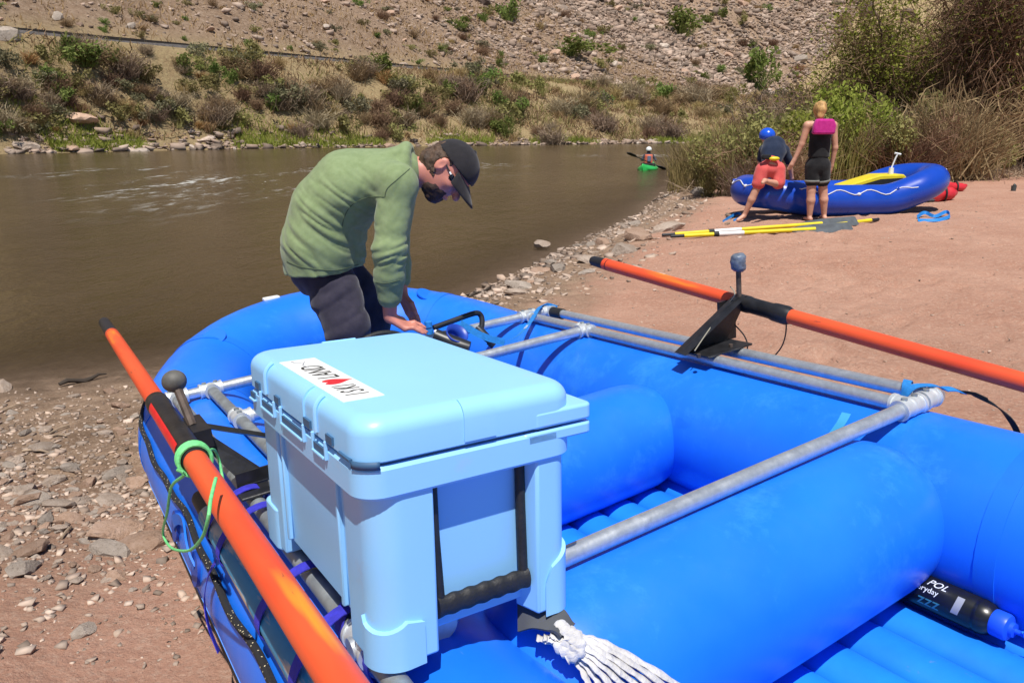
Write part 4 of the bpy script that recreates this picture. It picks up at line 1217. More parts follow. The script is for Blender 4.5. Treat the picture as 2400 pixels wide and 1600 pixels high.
def strap_thing(y, label, tail=None, txt=None, **kw):
    o = loop_strap(y, **kw); o.matrix_world = M_RAFT; o.name = 'lashing_strap'
    setp(o, label, 'strap', 'straps on the left rail')
    if tail:
        b_ = MB(); b_.ribbon(catmull(tail, 6), .022, Vector((.3, 1, .1)), .002); t_ = b_.build('strap_tail', kw.get('mt', M_STRAP), o)
    if txt:
        Mx = Matrix.Translation((-.49, y, .0235)) @ Matrix.Rotation(R(180), 4, 'Z') @ Matrix.Rotation(R(0), 4, 'X')
        text('OOI', .028, Matrix.Translation((-.475, y + .009, .0262)) @ Matrix.Rotation(R(180), 4, 'Z'), M_YTXT, o, sx=.85)
    return o
strap_thing(.80, 'purple-blue strap looped over the rail beside the far foot of the cooler')
strap_thing(.66, 'purple-blue strap round the spare oar with a long tail hanging down the tube', tail=[(-.625, .70, -.09), (-.645, .74, -.14), (-.664, .77, -.22), (-.668, .76, -.29), (-.660, .74, -.36)])
strap_thing(.285, 'strap with yellow lettering over the rail beside the cooler', txt=True)
strap_thing(.06, 'purple-blue strap round the bare pale patch of the spare oar', slope=.02)
for y0, lb in ((.075, 'thick purple webbing loop over the rail end, closer to the crossbar'), (-.05, 'thick purple webbing loop over the very end of the rail by the cooler foot')):
    b_ = MB(); P = []
    for a in np.linspace(-.4, 2 * math.pi - .4, 25): P.append(Vector((-.478 + .036 * math.cos(a), y0 + .012 * math.sin(a), -.01 + .046 * math.sin(a))))
    b_.ribbon(P, .040, Vector((0, 1, 0)), .003); o = b_.build('webbing_loop', M_STRAP); o.matrix_world = M_RAFT; setp(o, lb, 'strap', 'webbing loops at the rail end')
# green cord: turns round the oar sleeve and a loose loop
M_GREEN = mat('green_cord', (0.16, 0.62, 0.22), .6, var=.2, vscale=80, bump=.4, bscale=300, bdist=.002)
gc = empty('green_cord', M_RAFT @ Matrix.Translation((-.63, .66, .2)), 'bright green cord wound round the orange oar with a hanging loop', 'cord')
for k in range(4):
    b_ = MB(); b_.tube([(.037 * math.cos(a), -.012 + k * .009 + .004 * math.sin(a), .037 * math.sin(a)) for a in np.linspace(0, 2 * math.pi, 28)][:-1], .0048, 8, closed=True); b_.build('turn', M_GREEN, gc)
lp = [(-.672, .645, .19)] + [tuple(onl(x, y, 0, xx)) for x, y, xx in ((432, 1112, -.68), (402, 1140, -.69), (392, 1200, -.70), (382, 1248, -.70), (400, 1282, -.70), (440, 1290, -.695), (472, 1262, -.69), (488, 1215, -.68), (494, 1170, -.665), (506, 1120, -.64))]
b_ = MB(); b_.tube([Vector(p) - Vector((-.63, .66, .2)) for p in catmull(lp, 5)], .0036, 8); b_.build('loop', M_GREEN, gc)
lp = [(-.60, .67, .205), (-.575, .72, .19), (-.565, .74, .15), (-.57, .71, .10)]
b_ = MB(); b_.tube([Vector(p) - Vector((-.63, .66, .2)) for p in catmull(lp, 5)], .0036, 8); b_.build('loose_end', M_GREEN, gc)
# black rigging cords on the right stand
for k, pts in enumerate((((1716, 755), (1742, 783), (1752, 808), (1748, 832)), ((1842, 742), (1842, 778), (1832, 812), (1808, 842)))):
    P = [onl(x, y, 0, 1.42) for x, y in pts]
    b_ = MB(); b_.tube(catmull(P, 6), .0028, 6); o = b_.build('tether_cord', M_BLACKR); o.matrix_world = M_RAFT
    setp(o, ('thin black cord hanging from the oar stand web', 'thin black cord hanging from the sleeve of the oar on the stand')[k], 'cord')
b_ = MB(); P = [onl(x, y, 0, xx) for x, y, xx in ((1712, 672, 1.385), (1722, 690, 1.36), (1700, 722, 1.36), (1660, 775, 1.22), (1628, 822, 1.13))]
b_.tube(catmull(P, 5), .0022, 6); o = b_.build('tether_cord', mat('grey_cord', (0.28, 0.26, 0.20), .8)); o.matrix_world = M_RAFT; setp(o, 'thin grey cord running down the flange of the oar stand', 'cord')
# rear right corner strap with buckle
cs = empty('cam_strap', M_RAFT, 'blue cam strap with a black buckle over the pipe corner of the frame', 'strap')
b_ = MB(); b_.ribbon([Vector((1.337 + .030 * math.cos(a), .085 + .012 * math.cos(a), .030 * math.sin(a))) for a in np.linspace(-.6, 2 * math.pi - .6, 25)], .025, Vector((0, 1, 0)), .0025); b_.build('loop', M_STRAPB, cs)
b_ = MB(); b_.ribbon(catmull([(1.25, .055, -.01), (1.262, .04, .025), (1.285, .03, .038), (1.32, .012, .036), (1.35, -.002, .028), (1.375, -.012, .01)], 5), .028, Vector((.35, 1, 0)), .003); b_.build('webbing', M_STRAPB, cs)
b_ = MB(); b_.ribbon(catmull([(1.37, -.01, .016), (1.40, -.022, .010), (1.43, -.035, -.005)], 5), .030, Vector((.3, 1, .2)), .003); b_.build('webbing', M_STRAPB, cs)
b_ = MB(); b_.tube(catmull([(1.425, -.03, -.004), (1.45, -.05, -.01), (1.475, -.08, -.030)], 5), [.008] * 6 + [.012] * 5, 8, flat=(1.3, .6)); b_.build('buckle', M_BLK, cs)
b_ = MB(); b_.ribbon(catmull([(1.46, -.065, -.02), (1.485, -.11, -.05), (1.485, -.16, -.10), (1.482, -.2, -.2)], 5), .02, Vector((.2, 1, .5)), .003); b_.build('buckle_web', M_BLACKR, cs)
# front right strap with white lettering
fs = empty('lettered_strap', M_RAFT, 'blue strap with white lettering slung between the two front crossbars', 'strap')
A = np.array([1.30, 2.03, .035]); Bq = np.array([.79, 1.575, .025])
P = [A + np.array([.06, -.05, -.02]), A, A * .66 + Bq * .34 + np.array([0, 0, -.022]), A * .35 + Bq * .65 + np.array([0, 0, -.03]), Bq]
pc = catmull(P, 6)
sdv = Vector((.6, -.75, .35))
b_ = MB(); b_.ribbon(pc, .030, sdv, .0025); b_.build('webbing', M_STRAPB, fs)
b_ = MB(); b_.ribbon(catmull([Bq, Bq + np.array([-.06, .10, .03]), Bq + np.array([-.10, .20, .08])], 5), .030, sdv, .0025); b_.build('webbing', M_STRAPB, fs)
t0 = Vector(pc[14]); dirx = (Vector(pc[10]) - Vector(pc[18])).normalized(); zz = dirx.cross(Vector((.6, -.75, .35)).normalized()).normalized()
if zz.z < 0: zz = -zz
yy_ = zz.cross(dirx).normalized()
Mt = Matrix(((dirx.x, yy_.x, zz.x, 0), (dirx.y, yy_.y, zz.y, 0), (dirx.z, yy_.z, zz.z, 0), (0, 0, 0, 1)))
text('10S-9', .026, Matrix.Translation(t0 - dirx * .05 - yy_ * .009 + zz * .002) @ Mt, M_WTXT, fs)
# pump-like gear by the bending person's hand
M_DARKP = mat('dark_plastic', (0.016, 0.017, 0.020), .4, var=.3, vscale=15)
gp = empty('hand_pump', M_RAFT @ Matrix.Translation((.62, 1.72, .02)), 'black handled pump with a dark blue cup lying behind the cooler', 'pump')
def gl_(x, y, yy): return Vector(onl(x, y, 1, yy)) - Vector((.62, 1.72, .02))
b_ = MB(); b_.tube(catmull([gl_(1016, 768, 1.80), gl_(1060, 752, 1.80), gl_(1112, 734, 1.80), gl_(1126, 738, 1.80), gl_(1130, 752, 1.79), gl_(1128, 772, 1.78)], 4), .0125, 10); b_.build('handle', M_DARKP, gp)
b_ = MB(); b_.tube([gl_(1118, 768, 1.76), gl_(1140, 790, 1.72), gl_(1158, 806, 1.70)], [.020, .019, .017], 14); b_.tube([gl_(1148, 797, 1.71), gl_(1160, 808, 1.695)], .023, 14); b_.build('barrel', M_DARKP, gp)
b_ = MB(); b_.tube([gl_(1020, 786, 1.76), gl_(1065, 806, 1.70), gl_(1100, 816, 1.66)], [.030, .036, .030], 16); b_.build('body', M_DARKP, gp)
b_ = MB(); b_.tube([gl_(1060, 800, 1.74), gl_(1072, 780, 1.70)], [.030, .052], 24, cap=False); b_.tube([gl_(1060, 800, 1.74), gl_(1064, 794, 1.73)], [.030, .036], 24); co = b_.build('cup', mat('cup_blue', (0.012, 0.05, 0.36), .4), gp); co.modifiers.new('solid', 'SOLIDIFY').thickness = .004
for (x, y) in ((1004, 760), (1006, 776)):
    b_ = MB(); c = gl_(x, y, 1.78); b_.tube([c + Vector((0, 0, -.012)), c + Vector((0, 0, .012))], .017, 14); b_.build('valve_cap', M_STRAPB, gp)
b_ = MB(); b_.ball(gl_(1021, 777, 1.75), .009, 10); b_.build('button', M_WHITE, gp)
# black hose arching behind the cooler
b_ = MB(); P = [onl(x, y, 1, 1.25) for x, y in ((842, 808), (856, 794), (884, 783), (915, 780), (940, 786), (955, 800))]
b_.tube(catmull(P, 6), .010, 10); o = b_.build('hose', M_BLACKR); o.matrix_world = M_RAFT; setp(o, 'black hose arching up behind the far edge of the cooler', 'hose')
# water bottle on the raft floor
M_BOT = mat('bottle_black', (0.008, 0.009, 0.012), .30, spec=.5, var=.3, vscale=8)
M_CAPB = mat('bottle_cap_blue', (0.012, 0.09, 0.75), .4)
M_TEAL = mat('print_teal', (0.05, 0.24, 0.30), .5)
b0 = Vector((.952, -.015, -.395)); b1 = Vector((.946, -.43, -.395))
bd = (b1 - b0); bL = bd.length; q = bd.to_track_quat('Z', 'X').to_matrix().to_4x4()
bt = empty('water_bottle', M_RAFT @ Matrix.Translation(b0) @ q, 'black water bottle with printed letters and a blue cap on the raft floor', 'bottle')
r0 = .044
b_ = MB(); b_.lathe([(.001, 0), (r0 * .9, .001), (r0, .008), (r0, bL - .085), (r0 * .97, bL - .082), (r0 * .97, bL - .078), (r0 * 1.0, bL - .075), (r0, bL - .070), (r0 * .9, bL - .052), (r0 * .74, bL - .043)], 28); b_.build('bottle_body', M_BOT, bt, ang=35)
b_ = MB(); b_.lathe([(r0 * .74, bL - .043), (r0 * .76, bL - .040), (r0 * .76, bL - .014), (r0 * .70, bL - .008), (r0 * .42, bL - .004), (r0 * .40, bL + .004), (.006, bL + .006)], 24); cpo = b_.build('cap', M_CAPB, bt, ang=35)
b_ = MB(); b_.tube([(0, 0, bL + .004), (0, 0, bL + .020), (.004, .004, bL + .032)], [.007, .006, .009], 10); b_.build('spout', M_CAPB, cpo)
b_ = MB(); b_.tube(catmull([(.006, .004, bL + .022), (.012, -.004, bL + .05), (.010, -.008, bL + .09)], 4), .004, 8); b_.build('tether', M_STRAPB, cpo)
# letters on the bottle: wrapped onto the cylinder; text runs round the girth, tops to the base
BI = (M_RAFT @ Matrix.Translation(b0) @ q).inverted()
cam_b = BI @ Vector(CAMP); a_cam = math.atan2(cam_b.y, cam_b.x)
def wrap_text(body, size, z, a0, mt, sx=1.0, shear=0.0):
    """reading direction along the axis towards the cap; glyph height round the girth"""
    o = text(body, size, Matrix.Identity(4), mt, bt, ext=.0002, sx=sx, shear=shear)
    for v_ in o.data.vertices:
        x, y, zz_ = v_.co; a = a0 + y / r0
        v_.co = ((r0 + .0006 + zz_) * math.cos(a), (r0 + .0006 + zz_) * math.sin(a), z + x)
    o.data.update(); return o
up_b = BI.to_3x3() @ Vector((0, 0, 1)); a_up = math.atan2(up_b.y, up_b.x)
sg = 1 if math.sin(a_up - a_cam) > 0 else -1
def wtext(body, size, z, off, mt, **kw):
    o = text(body, size, Matrix.Identity(4), mt, bt, ext=.0002, **kw)
    for v_ in o.data.vertices:
        x, y, zz_ = v_.co; a = a_cam + sg * (off + y / r0)
        v_.co = ((r0 + .0008 + zz_) * math.cos(a), (r0 + .0008 + zz_) * math.sin(a), z + x)
    o.data.update(); return o
wtext('POL', .028, .212, .42, M_WTXT, shear=.3)
wtext('everyday', .020, .178, -.02, M_WTXT)
wtext('zzz', .046, .200, -.85, M_TEAL, shear=.2)
b_ = MB(); n_ = 12
Vv = []
for z_, in ((.288,), (.306,)):
    for k in range(n_ + 1):
        a = a_cam + sg * (-.55 + 1.05 * k / n_); Vv.append(((r0 + .0008) * math.cos(a), (r0 + .0008) * math.sin(a), z_ + .006 * math.sin(k / n_ * 2)))
b_.add(Vv, [(k, k + 1, n_ + 2 + k, n_ + 1 + k) for k in range(n_)]); b_.build('badge', M_GREY, bt)
# grey-white webbing bundle knotted to the thwart
M_WEB = mat('grey_white_webbing', (0.58, 0.56, 0.54), .85, var=.16, vscale=25, bump=.7, bscale=90, bdist=.006)
wb = empty('webbing_bundle', M_RAFT, 'knotted bundle of grey-white webbing lying over the raft thwart by the cooler foot', 'webbing')
rs = random.Random(4)
kn = on_thwart(1335, 1490)
for k in range(8):
    q = k / 7
    e0 = (1262 + 50 * q + rs.uniform(-8, 8), 1478 + 20 * (1 - q) + rs.uniform(-6, 6)); m0 = (1312 + 40 * q, 1512 - 22 * q); m1 = (1360 + 75 * q, 1562 - 48 * q + rs.uniform(-4, 4)); e1 = (1395 + 215 * q, 1640 - 20 * q); e2 = (1440 + 280 * q, 1730)
    P = []
    for i, (x, y) in enumerate((e0, m0, m1, e1, e2)):
        lift = .006 + (.020 * math.sin(q * math.pi) if i in (0, 1, 2) else .004) + rs.uniform(0, .008)
        P.append(on_thwart(x, y, r=.222 + lift))
    b_ = MB(); pc = catmull(P, 9)
    b_.tube(pc, [.0072 + .0016 * math.sin(i * 1.9 + k) for i in range(len(pc))], 8, flat=(1.35, .6)); b_.build('strand', M_WEB, wb)
for k in range(3):
    P = [on_thwart(1285 + 22 * k + rs.uniform(-9, 9), 1452 + 10 * k, r=.25), on_thwart(1322 + 14 * k, 1470 + 8 * k, r=.268), on_thwart(1335 + 12 * k, 1505 + 10 * k, r=.262), on_thwart(1300 + 14 * k, 1520 + 12 * k, r=.246)]
    b_ = MB(); pc = catmull(P, 7); b_.tube(pc, [.009 + .002 * math.sin(i * 1.7 + k) for i in range(len(pc))], 10, flat=(1.3, .6)); b_.build('knot_turn', M_WEB, wb)
b_ = MB(); P = [on_thwart(1215, 1445, r=.23), on_thwart(1250, 1438, r=.25), on_thwart(1300, 1450, r=.26), on_thwart(1330, 1478, r=.258)]
b_.ribbon(catmull(P, 6), .055, Vector((.3, 1, .5)), .006); b_.build('shaded_flap', mat('shaded_webbing', (0.06, 0.065, 0.075), .8), wb)  # webbing under the cooler, its shade put into the dark colour
# loose teal ribbon on the inner face of the right tube
b_ = MB(); P = [onl(1984, 968, 0, 1.06), onl(1972, 990, 0, 1.03), onl(1952, 1018, 0, 1.0), onl(1938, 1032, 0, .985)]
b_.ribbon(catmull(P, 5), .026, Vector((0.2, 1, .3)), .002); o = b_.build('teal_ribbon', mat('teal_web', (0.03, 0.30, 0.55), .7)); o.matrix_world = M_RAFT; setp(o, 'short teal strap end lying on the inner side of the raft tube', 'strap')
# ------------------------------------------------------------------ second raft on the beach and its crew
M_ROYAL = mat('raft_royal_blue', (0.006, 0.052, 0.40), .30, spec=.5, var=.08, vscale=3, rvar=.05)
M_LINE = mat('white_line', (0.66, 0.68, 0.72), .6)
r2p = np.array([5.16, 12.52]); r2z = gz(*r2p); yaw2 = R(6)
raft2 = empty('raft', Matrix.Translation((r2p[0], r2p[1], r2z)) @ Matrix.Rotation(yaw2, 4, 'Z') @ Matrix.Diagonal((.86, .86, .86, 1)), 'smaller dark blue raft with raised ends lying on the open sand', 'raft', 'blue rafts')
RB = .275
def ring2():
    P = []
    hw = .62
    kick = lambda x: RB + .0 + (.34 * float(sstep(.55, 1.85, x)) if x > 0 else .13 * float(sstep(.55, 1.6, -x)))
    for x in np.linspace(-1.05, 1.15, 10): P.append((x, -hw, kick(x)))
    for a in np.linspace(-80, 80, 9): P.append((1.20 + .62 * math.cos(R(a)), hw * math.sin(R(a)) * 1.0, kick(1.20 + .62 * math.cos(R(a)))))
    for x in np.linspace(1.15, -1.05, 10): P.append((x, hw, kick(x)))
    for a in np.linspace(100, 260, 9): P.append((-1.10 + .55 * math.cos(R(a)), hw * math.sin(R(a)), kick(-1.10 + .55 * math.cos(R(a)))))
    return catmull(P, 3, True)
rg2 = ring2()
b_ = MB(); b_.tube(rg2, RB, 32, closed=True); t2 = b_.build('side_tube', M_ROYAL, raft2, ang=80)
for x, zz in ((-.35, .22), (.55, .26)):
    b_ = MB(); b_.tube([(x, y, zz) for y in np.linspace(-.62, .62, 9)], .15, 24); b_.build('thwart', M_ROYAL, raft2, ang=80)
b_ = MB(); b_.box((0, 0, .09), (1.7, 1.1, .05)); b_.build('floor', M_ROYAL, raft2)
# white safety line laced along the outside (camera side and round the ends)
pl = []
for i, p in enumerate(rg2):
    c = Vector(p); out = Vector((c.x * (1.0 if abs(c.x) > 1.1 else 0), c.y, 0)).normalized(); a = .62 + .18 * math.sin(i * .9)
    pl.append(c + (out * math.cos(a) + Vector((0, 0, 1)) * math.sin(a)) * (RB + .008))
b_ = MB(); b_.tube(pl, .009, 6, closed=True); b_.build('safety_line', M_LINE, raft2)
for i in range(4, len(rg2), 9):
    c = Vector(pl[i]); b_ = MB(); b_.ball(c, .04, 10, (1, .5, .7)); b_.build('ring_patch', M_LINE if i % 2 else M_ROYAL, raft2)
# aluminium poles of its frame
M_ALU = mat('alu_pole', (0.62, 0.64, 0.66), .35, metal=.6)
fr2 = empty('pole_rack', raft2.matrix_world @ Matrix.Translation((0, 0, .47)), 'thin pale metal frame lying across the smaller dark blue raft', 'pole rack')
for y in (-.66, .60):
    b_ = MB(); b_.tube([(-.75, y, .0), (.55, y, .02)], .02, 10); b_.build('side_pole', M_ALU, fr2)
for x in (-.28, .35):
    b_ = MB(); b_.tube([(x, -.68, .01), (x, .62, .01)], .02, 10); b_.build('crossbar', M_ALU, fr2)
def w2(x, y, z): return np.array(raft2.matrix_world @ Vector((x, y, z)))
# yellow and black boat seat / board leaning inside
M_YEL = mat('yellow_plastic', (0.70, 0.55, 0.015), .45, var=.1, vscale=6)
bs = root('padded_board', w2(.80, .15, .42), 'yellow and black padded seat board resting inside the dark blue raft', 'seat board')
pts = [(-.55, 0), (-.50, .06), (.05, .23), (.42, .24), (.48, .18), (.30, .07), (.10, .02)]
b_ = MB(); b_.prism([(p[0], p[1]) for p in pts], -.22, .22, Matrix.Rotation(R(90), 4, 'X')); o = b_.build('shell', M_YEL, bs, smooth=False); bev(o, .02, 2)
pts = [(-.46, .012), (-.40, -.05), (.20, -.05), (.36, .06), (.42, .17), (.40, .185), (.05, .165)]
b_ = MB(); b_.prism(pts, .222, .235, Matrix.Rotation(R(90), 4, 'X')); o = b_.build('pad', M_BLACKR, bs, smooth=False)
b_ = MB(); b_.tube([(-.2, 0, -.05), (.2, 0, -.05)], .07, 10, flat=(2.4, 1)); b_.build('underside', M_BLACKR, bs)
# white bilge pump standing in the bow
pm = root('white_pump', w2(1.15, .1, .55), 'white hand pump standing in the bow of the dark blue raft', 'pump')
b_ = MB(); b_.tube([(0, 0, -.15), (0, 0, .22)], .038, 12); b_.build('barrel', M_WHITE, pm)
b_ = MB(); b_.tube([(0, 0, .22), (.04, 0, .36), (.07, 0, .44)], .012, 8); b_.tube([(.02, 0, .45), (.12, 0, .43)], .016, 8); b_.build('plunger', M_WHITE, pm)

# --- standing person with the pink pouch, seen from behind
def person_root(name, x, y, label): return root(name, (x, y, gz(x, y)), label, 'person')
M_BLACKC = cloth('black_neoprene', (0.010, 0.010, 0.012), (0.018, 0.018, 0.020), 12, .1)
M_PINK = cloth('pink_pouch', (0.42, 0.015, 0.19), (0.50, 0.03, 0.24), 20)
M_BLOND = mat('blond_hair', (0.46, 0.27, 0.10), .65, var=.35, vscale=50, bump=.6, bscale=120, stretch=(1, 1, .2), bdist=.006)
Yw = 11.36
wm = person_root('person', 4.42, Yw, 'person in black with a pink pouch on the back standing by the second raft')
q = lambda x, y, dy=0: ony(x, y, Yw + dy)
lo = np.array([3.85, 10.9, .30]); hi = np.array([5.1, 11.85, 2.35])
ft_l, ft_r = q(1898, 512), q(1932, 509, .03)
for f_ in (ft_l, ft_r): f_[2] = gz(f_[0], f_[1]) + .035
kn_l, kn_r = q(1901, 447), q(1929, 446, .03)
hp_l, hp_r = q(1906, 392), q(1927, 392)
sk = SDF(lo, hi, .011)
hd = q(1921, 258)
sk.ell(hd, (.078, .092, .112), .02)
sk.chain([q(1922, 284), hd - np.array([0, 0, .06])], [.056, .052], .02)
sk.chain([q(1917, 390), q(1921, 345), q(1924, 305), q(1923, 288)], [.12, .105, .12, .06], .04, (1, 1.35, 1))
for a, k_, hp_ in ((ft_l, kn_l, hp_l), (ft_r, kn_r, hp_r)):
    an = a + np.array([0, .02, .05]); calf = k_ * .62 + an * .38
    sk.chain([hp_, k_, calf + np.array([0, -.012, 0]), an], [.092, .060, .060, .036], .02)
    sk.cone(a + np.array([0, -.03, .005]), a + np.array([-.01 if a is ft_l else .02, .17, -.005]), .034, .027, .02)
lsh, rsh = q(1893, 294), q(1953, 294)
sk.chain([q(1915, 292), lsh, q(1879, 338, .03), q(1861, 376, .06)], [.06, .056, .042, .028], .02)
sk.chain([q(1932, 292), rsh, q(1957, 346, .03), q(1949, 388, .08)], [.06, .056, .042, .028], .02)
for w0, d in ((q(1861, 376, .06), np.array([-.035, .01, -.085])), (q(1949, 388, .08), np.array([-.015, .02, -.09]))):
    sk.cone(w0, w0 + d * .7, .032, .034, .015, (1, 1.2, 1))
    for f_ in (-.024, -.008, .008, .024): sk.cone(w0 + d * .7 + np.array([f_, 0, 0]), w0 + d * 1.55 + np.array([f_ * 1.2, .015, 0]), .013, .010, .004)
    sk.cone(w0 + d * .3 + np.array([.02, .02, 0]), w0 + d * 1.0 + np.array([.045, .03, 0]), .014, .011, .006)
sk.build('body', M_SKIN2, wm, 1)
ht = SDF(lo, hi, .010)
ht.ell(hd + np.array([0, -.012, .012]), (.090, .100, .112), .02)
ht.chain([hd + np.array([.0, -.085, .065]), hd + np.array([-.01, -.105, .0]), hd + np.array([-.020, -.105, -.085]), hd + np.array([-.012, -.10, -.15])], [.052, .054, .044, .022], .03)
ht.cut(hd + np.array([0, .035, 0]), (0, 1, -.45))
ht.disp(lambda P: .012 * (vnoise3(P * np.array([60, 60, 14]), 31) - .5))
ht.build('hair', M_BLOND, wm, 0)
vs = SDF(lo, hi, .011)
vs.chain([q(1919, 364), q(1921, 340), q(1924, 308), q(1924, 296)], [.150, .146, .150, .120], .03, (1, 1.25, 1))
vs.cone(q(1906, 290), q(1908, 315), .045, .055, .03); vs.cone(q(1940, 290), q(1942, 315), .045, .055, .03)
vs.cut(q(1919, 369), (0, 0, -1))
vs.build('life_vest', M_BLACKC, wm, 1)
pc_ = q(1931, 297, -.165)
b_ = MB(); b_.prism([(-.155, -.105), (.155, -.105), (.165, .02), (.12, .105), (-.12, .105), (-.15, .03)], -.05, .05, Matrix.Translation(Vector(pc_)) @ Matrix.Rotation(R(90), 4, 'X')); o = b_.build('pouch', M_PINK, None, ang=60); bev(o, .03, 3, 30); put(o, wm)
st_ = SDF(lo, hi, .011)
st_.chain([q(1919, 360), q(1917, 388)], [.122, .150], .03, (1, 1.15, 1))
for k_, hp_ in ((kn_l, hp_l), (kn_r, hp_r)): st_.chain([hp_ + np.array([0, 0, .02]), hp_ * .42 + k_ * .58], [.118, .098], .03)
st_.disp(lambda P: .007 * (vnoise3(P * 18, 33) - .5))
st_.build('shorts', M_BLACKC, wm, 1)
M_CUFF = cloth('grey_cuff', (0.16, 0.16, 0.15), (0.22, 0.22, 0.2), 15)
for k_, hp_ in ((kn_l, hp_l), (kn_r, hp_r)):
    c0 = hp_ * .46 + k_ * .54; c1 = hp_ * .36 + k_ * .64
    b_ = MB(); b_.tube([c0, c1], [.106, .104], 20, cap=False); o = put(b_.build('short_cuff', M_CUFF, None), wm); o.modifiers.new('s', 'SOLIDIFY').thickness = .006
for a in (ft_l, ft_r):
    b_ = MB(); b_.prism([(a[0] + x_, a[1] + y_) for x_, y_ in ((-.045, -.07), (.045, -.07), (.055, .12), (.035, .20), (-.04, .20), (-.05, .1))], a[2] - .038, a[2] - .018); o = put(b_.build('sandal', mat('sandal_brown', (0.05, 0.028, 0.02), .8), None, smooth=False), wm)

# --- kneeling person in a blue helmet, leaning into the raft
M_CORAL = cloth('coral_shorts', (0.56, 0.085, 0.085), (0.64, 0.115, 0.105), 14)
M_NAVY = cloth('navy_top', (0.012, 0.020, 0.045), (0.02, 0.03, 0.06), 14)
M_HELM = mat('blue_helmet', (0.010, 0.085, 0.60), .25, spec=.6)
Yk = 11.74
q = lambda x, y, dy=0: ony(x, y, Yk + dy)
kp = q(1745, 489, .1)
kn_p = root('person', (kp[0], kp[1], gz(kp[0], kp[1])), 'person in a blue helmet and coral shorts kneeling on the edge of the second raft', 'person')
lo = np.array([2.9, 11.1, .30]); hi = np.array([4.85, 12.8, 2.15])
sk = SDF(lo, hi, .011)
hd = q(1797, 322, .38)
sk.ell(hd, (.078, .09, .105), .02); sk.chain([q(1806, 345, .3), hd - np.array([0, .0, .05])], [.05, .046], .02)
sk.chain([q(1806, 392), q(1812, 362, .16), q(1812, 345, .26)], [.12, .11, .10], .04, (1, 1.1, 1))
hipL, hipR = q(1787, 398), q(1825, 397)
kL = q(1777, 434, -.02); fL = q(1744, 486, .06); fL[2] = gz(fL[0], fL[1]) + .07
sk.chain([hipL, kL, kL * .55 + fL * .45 + np.array([0, -.015, .01]), fL + np.array([.02, 0, .05])], [.085, .055, .056, .034], .02)
sk.cone(fL + np.array([.01, 0, .02]), fL + np.array([-.10, -.06, -.035]), .036, .026, .02)
kR = q(1824, 432, -.05); fR = q(1792, 424, -.28)
sk.chain([hipR, kR, fR], [.085, .056, .036], .02); sk.cone(fR, fR + np.array([-.06, -.10, -.02]), .036, .025, .02)
sk.chain([q(1838, 352, .22), q(1851, 385, .25), q(1856, 418, .32)], [.050, .040, .027], .02)
sk.chain([q(1790, 352, .3), q(1782, 380, .42), q(1790, 412, .55)], [.050, .040, .027], .02)
for w0 in (q(1856, 418, .32), q(1790, 412, .55)):
    sk.cone(w0, w0 + np.array([.0, .04, -.05]), .030, .032, .012)
    for f_ in (-.022, -.007, .008, .022): sk.cone(w0 + np.array([f_, .04, -.05]), w0 + np.array([f_ * 1.2, .08, -.10]), .012, .010, .004)
    sk.cone(w0 + np.array([-.02, .02, -.02]), w0 + np.array([-.05, .06, -.06]), .013, .011, .005)
sk.build('body', M_SKIN2, kn_p, 1)
tp = SDF(lo, hi, .011)
tp.chain([q(1808, 380, .04), q(1812, 358, .14), q(1814, 340, .24)], [.118, .142, .135], .04, (.80, 1.1, 1))
tp.chain([q(1826, 346, .24), q(1838, 352, .22), q(1849, 378, .245)], [.07, .07, .062], .03)
tp.chain([q(1798, 346, .3), q(1790, 352, .3), q(1784, 372, .38)], [.07, .068, .06], .03)
tp.disp(lambda P: .008 * (vnoise3(P * 16, 36) - .5))
tp.build('top', M_NAVY, kn_p, 1)
so = SDF(lo, hi, .011)
so.chain([q(1808, 378, .04), q(1806, 396, -.01)], [.118, .122], .03, (.88, 1.1, 1))
so.chain([hipL, hipL * .12 + kL * .88], [.104, .098], .025); so.chain([hipR, hipR * .12 + kR * .88], [.104, .098], .025)
so.disp(lambda P: .014 * (vnoise3(P * 14, 37) - .5))
so.build('shorts', M_CORAL, kn_p, 1)
he = SDF(lo, hi, .010)
he.ell(hd + np.array([0, -.01, .03]), (.118, .135, .112), .01); he.cut(hd + np.array([0, 0, -.02]), (0, .25, -1))
he.ell(hd + np.array([0, 0, .0]), (.096, .11, .10), 0, op='sub')
he.build('helmet', M_HELM, kn_p, 1)
bl = q(1806, 366, -.05)
b_ = MB(); b_.box(q(1796, 368, -.09), (.14, .07, .07)); put(bev(b_.build('waist_pouch', M_BLACKC, None), .02), kn_p)
b_ = MB(); b_.ball(q(1815, 372, -.12), .075, 16, (1.05, .6, .42)); put(b_.build('throw_bag', M_YEL, None), kn_p)

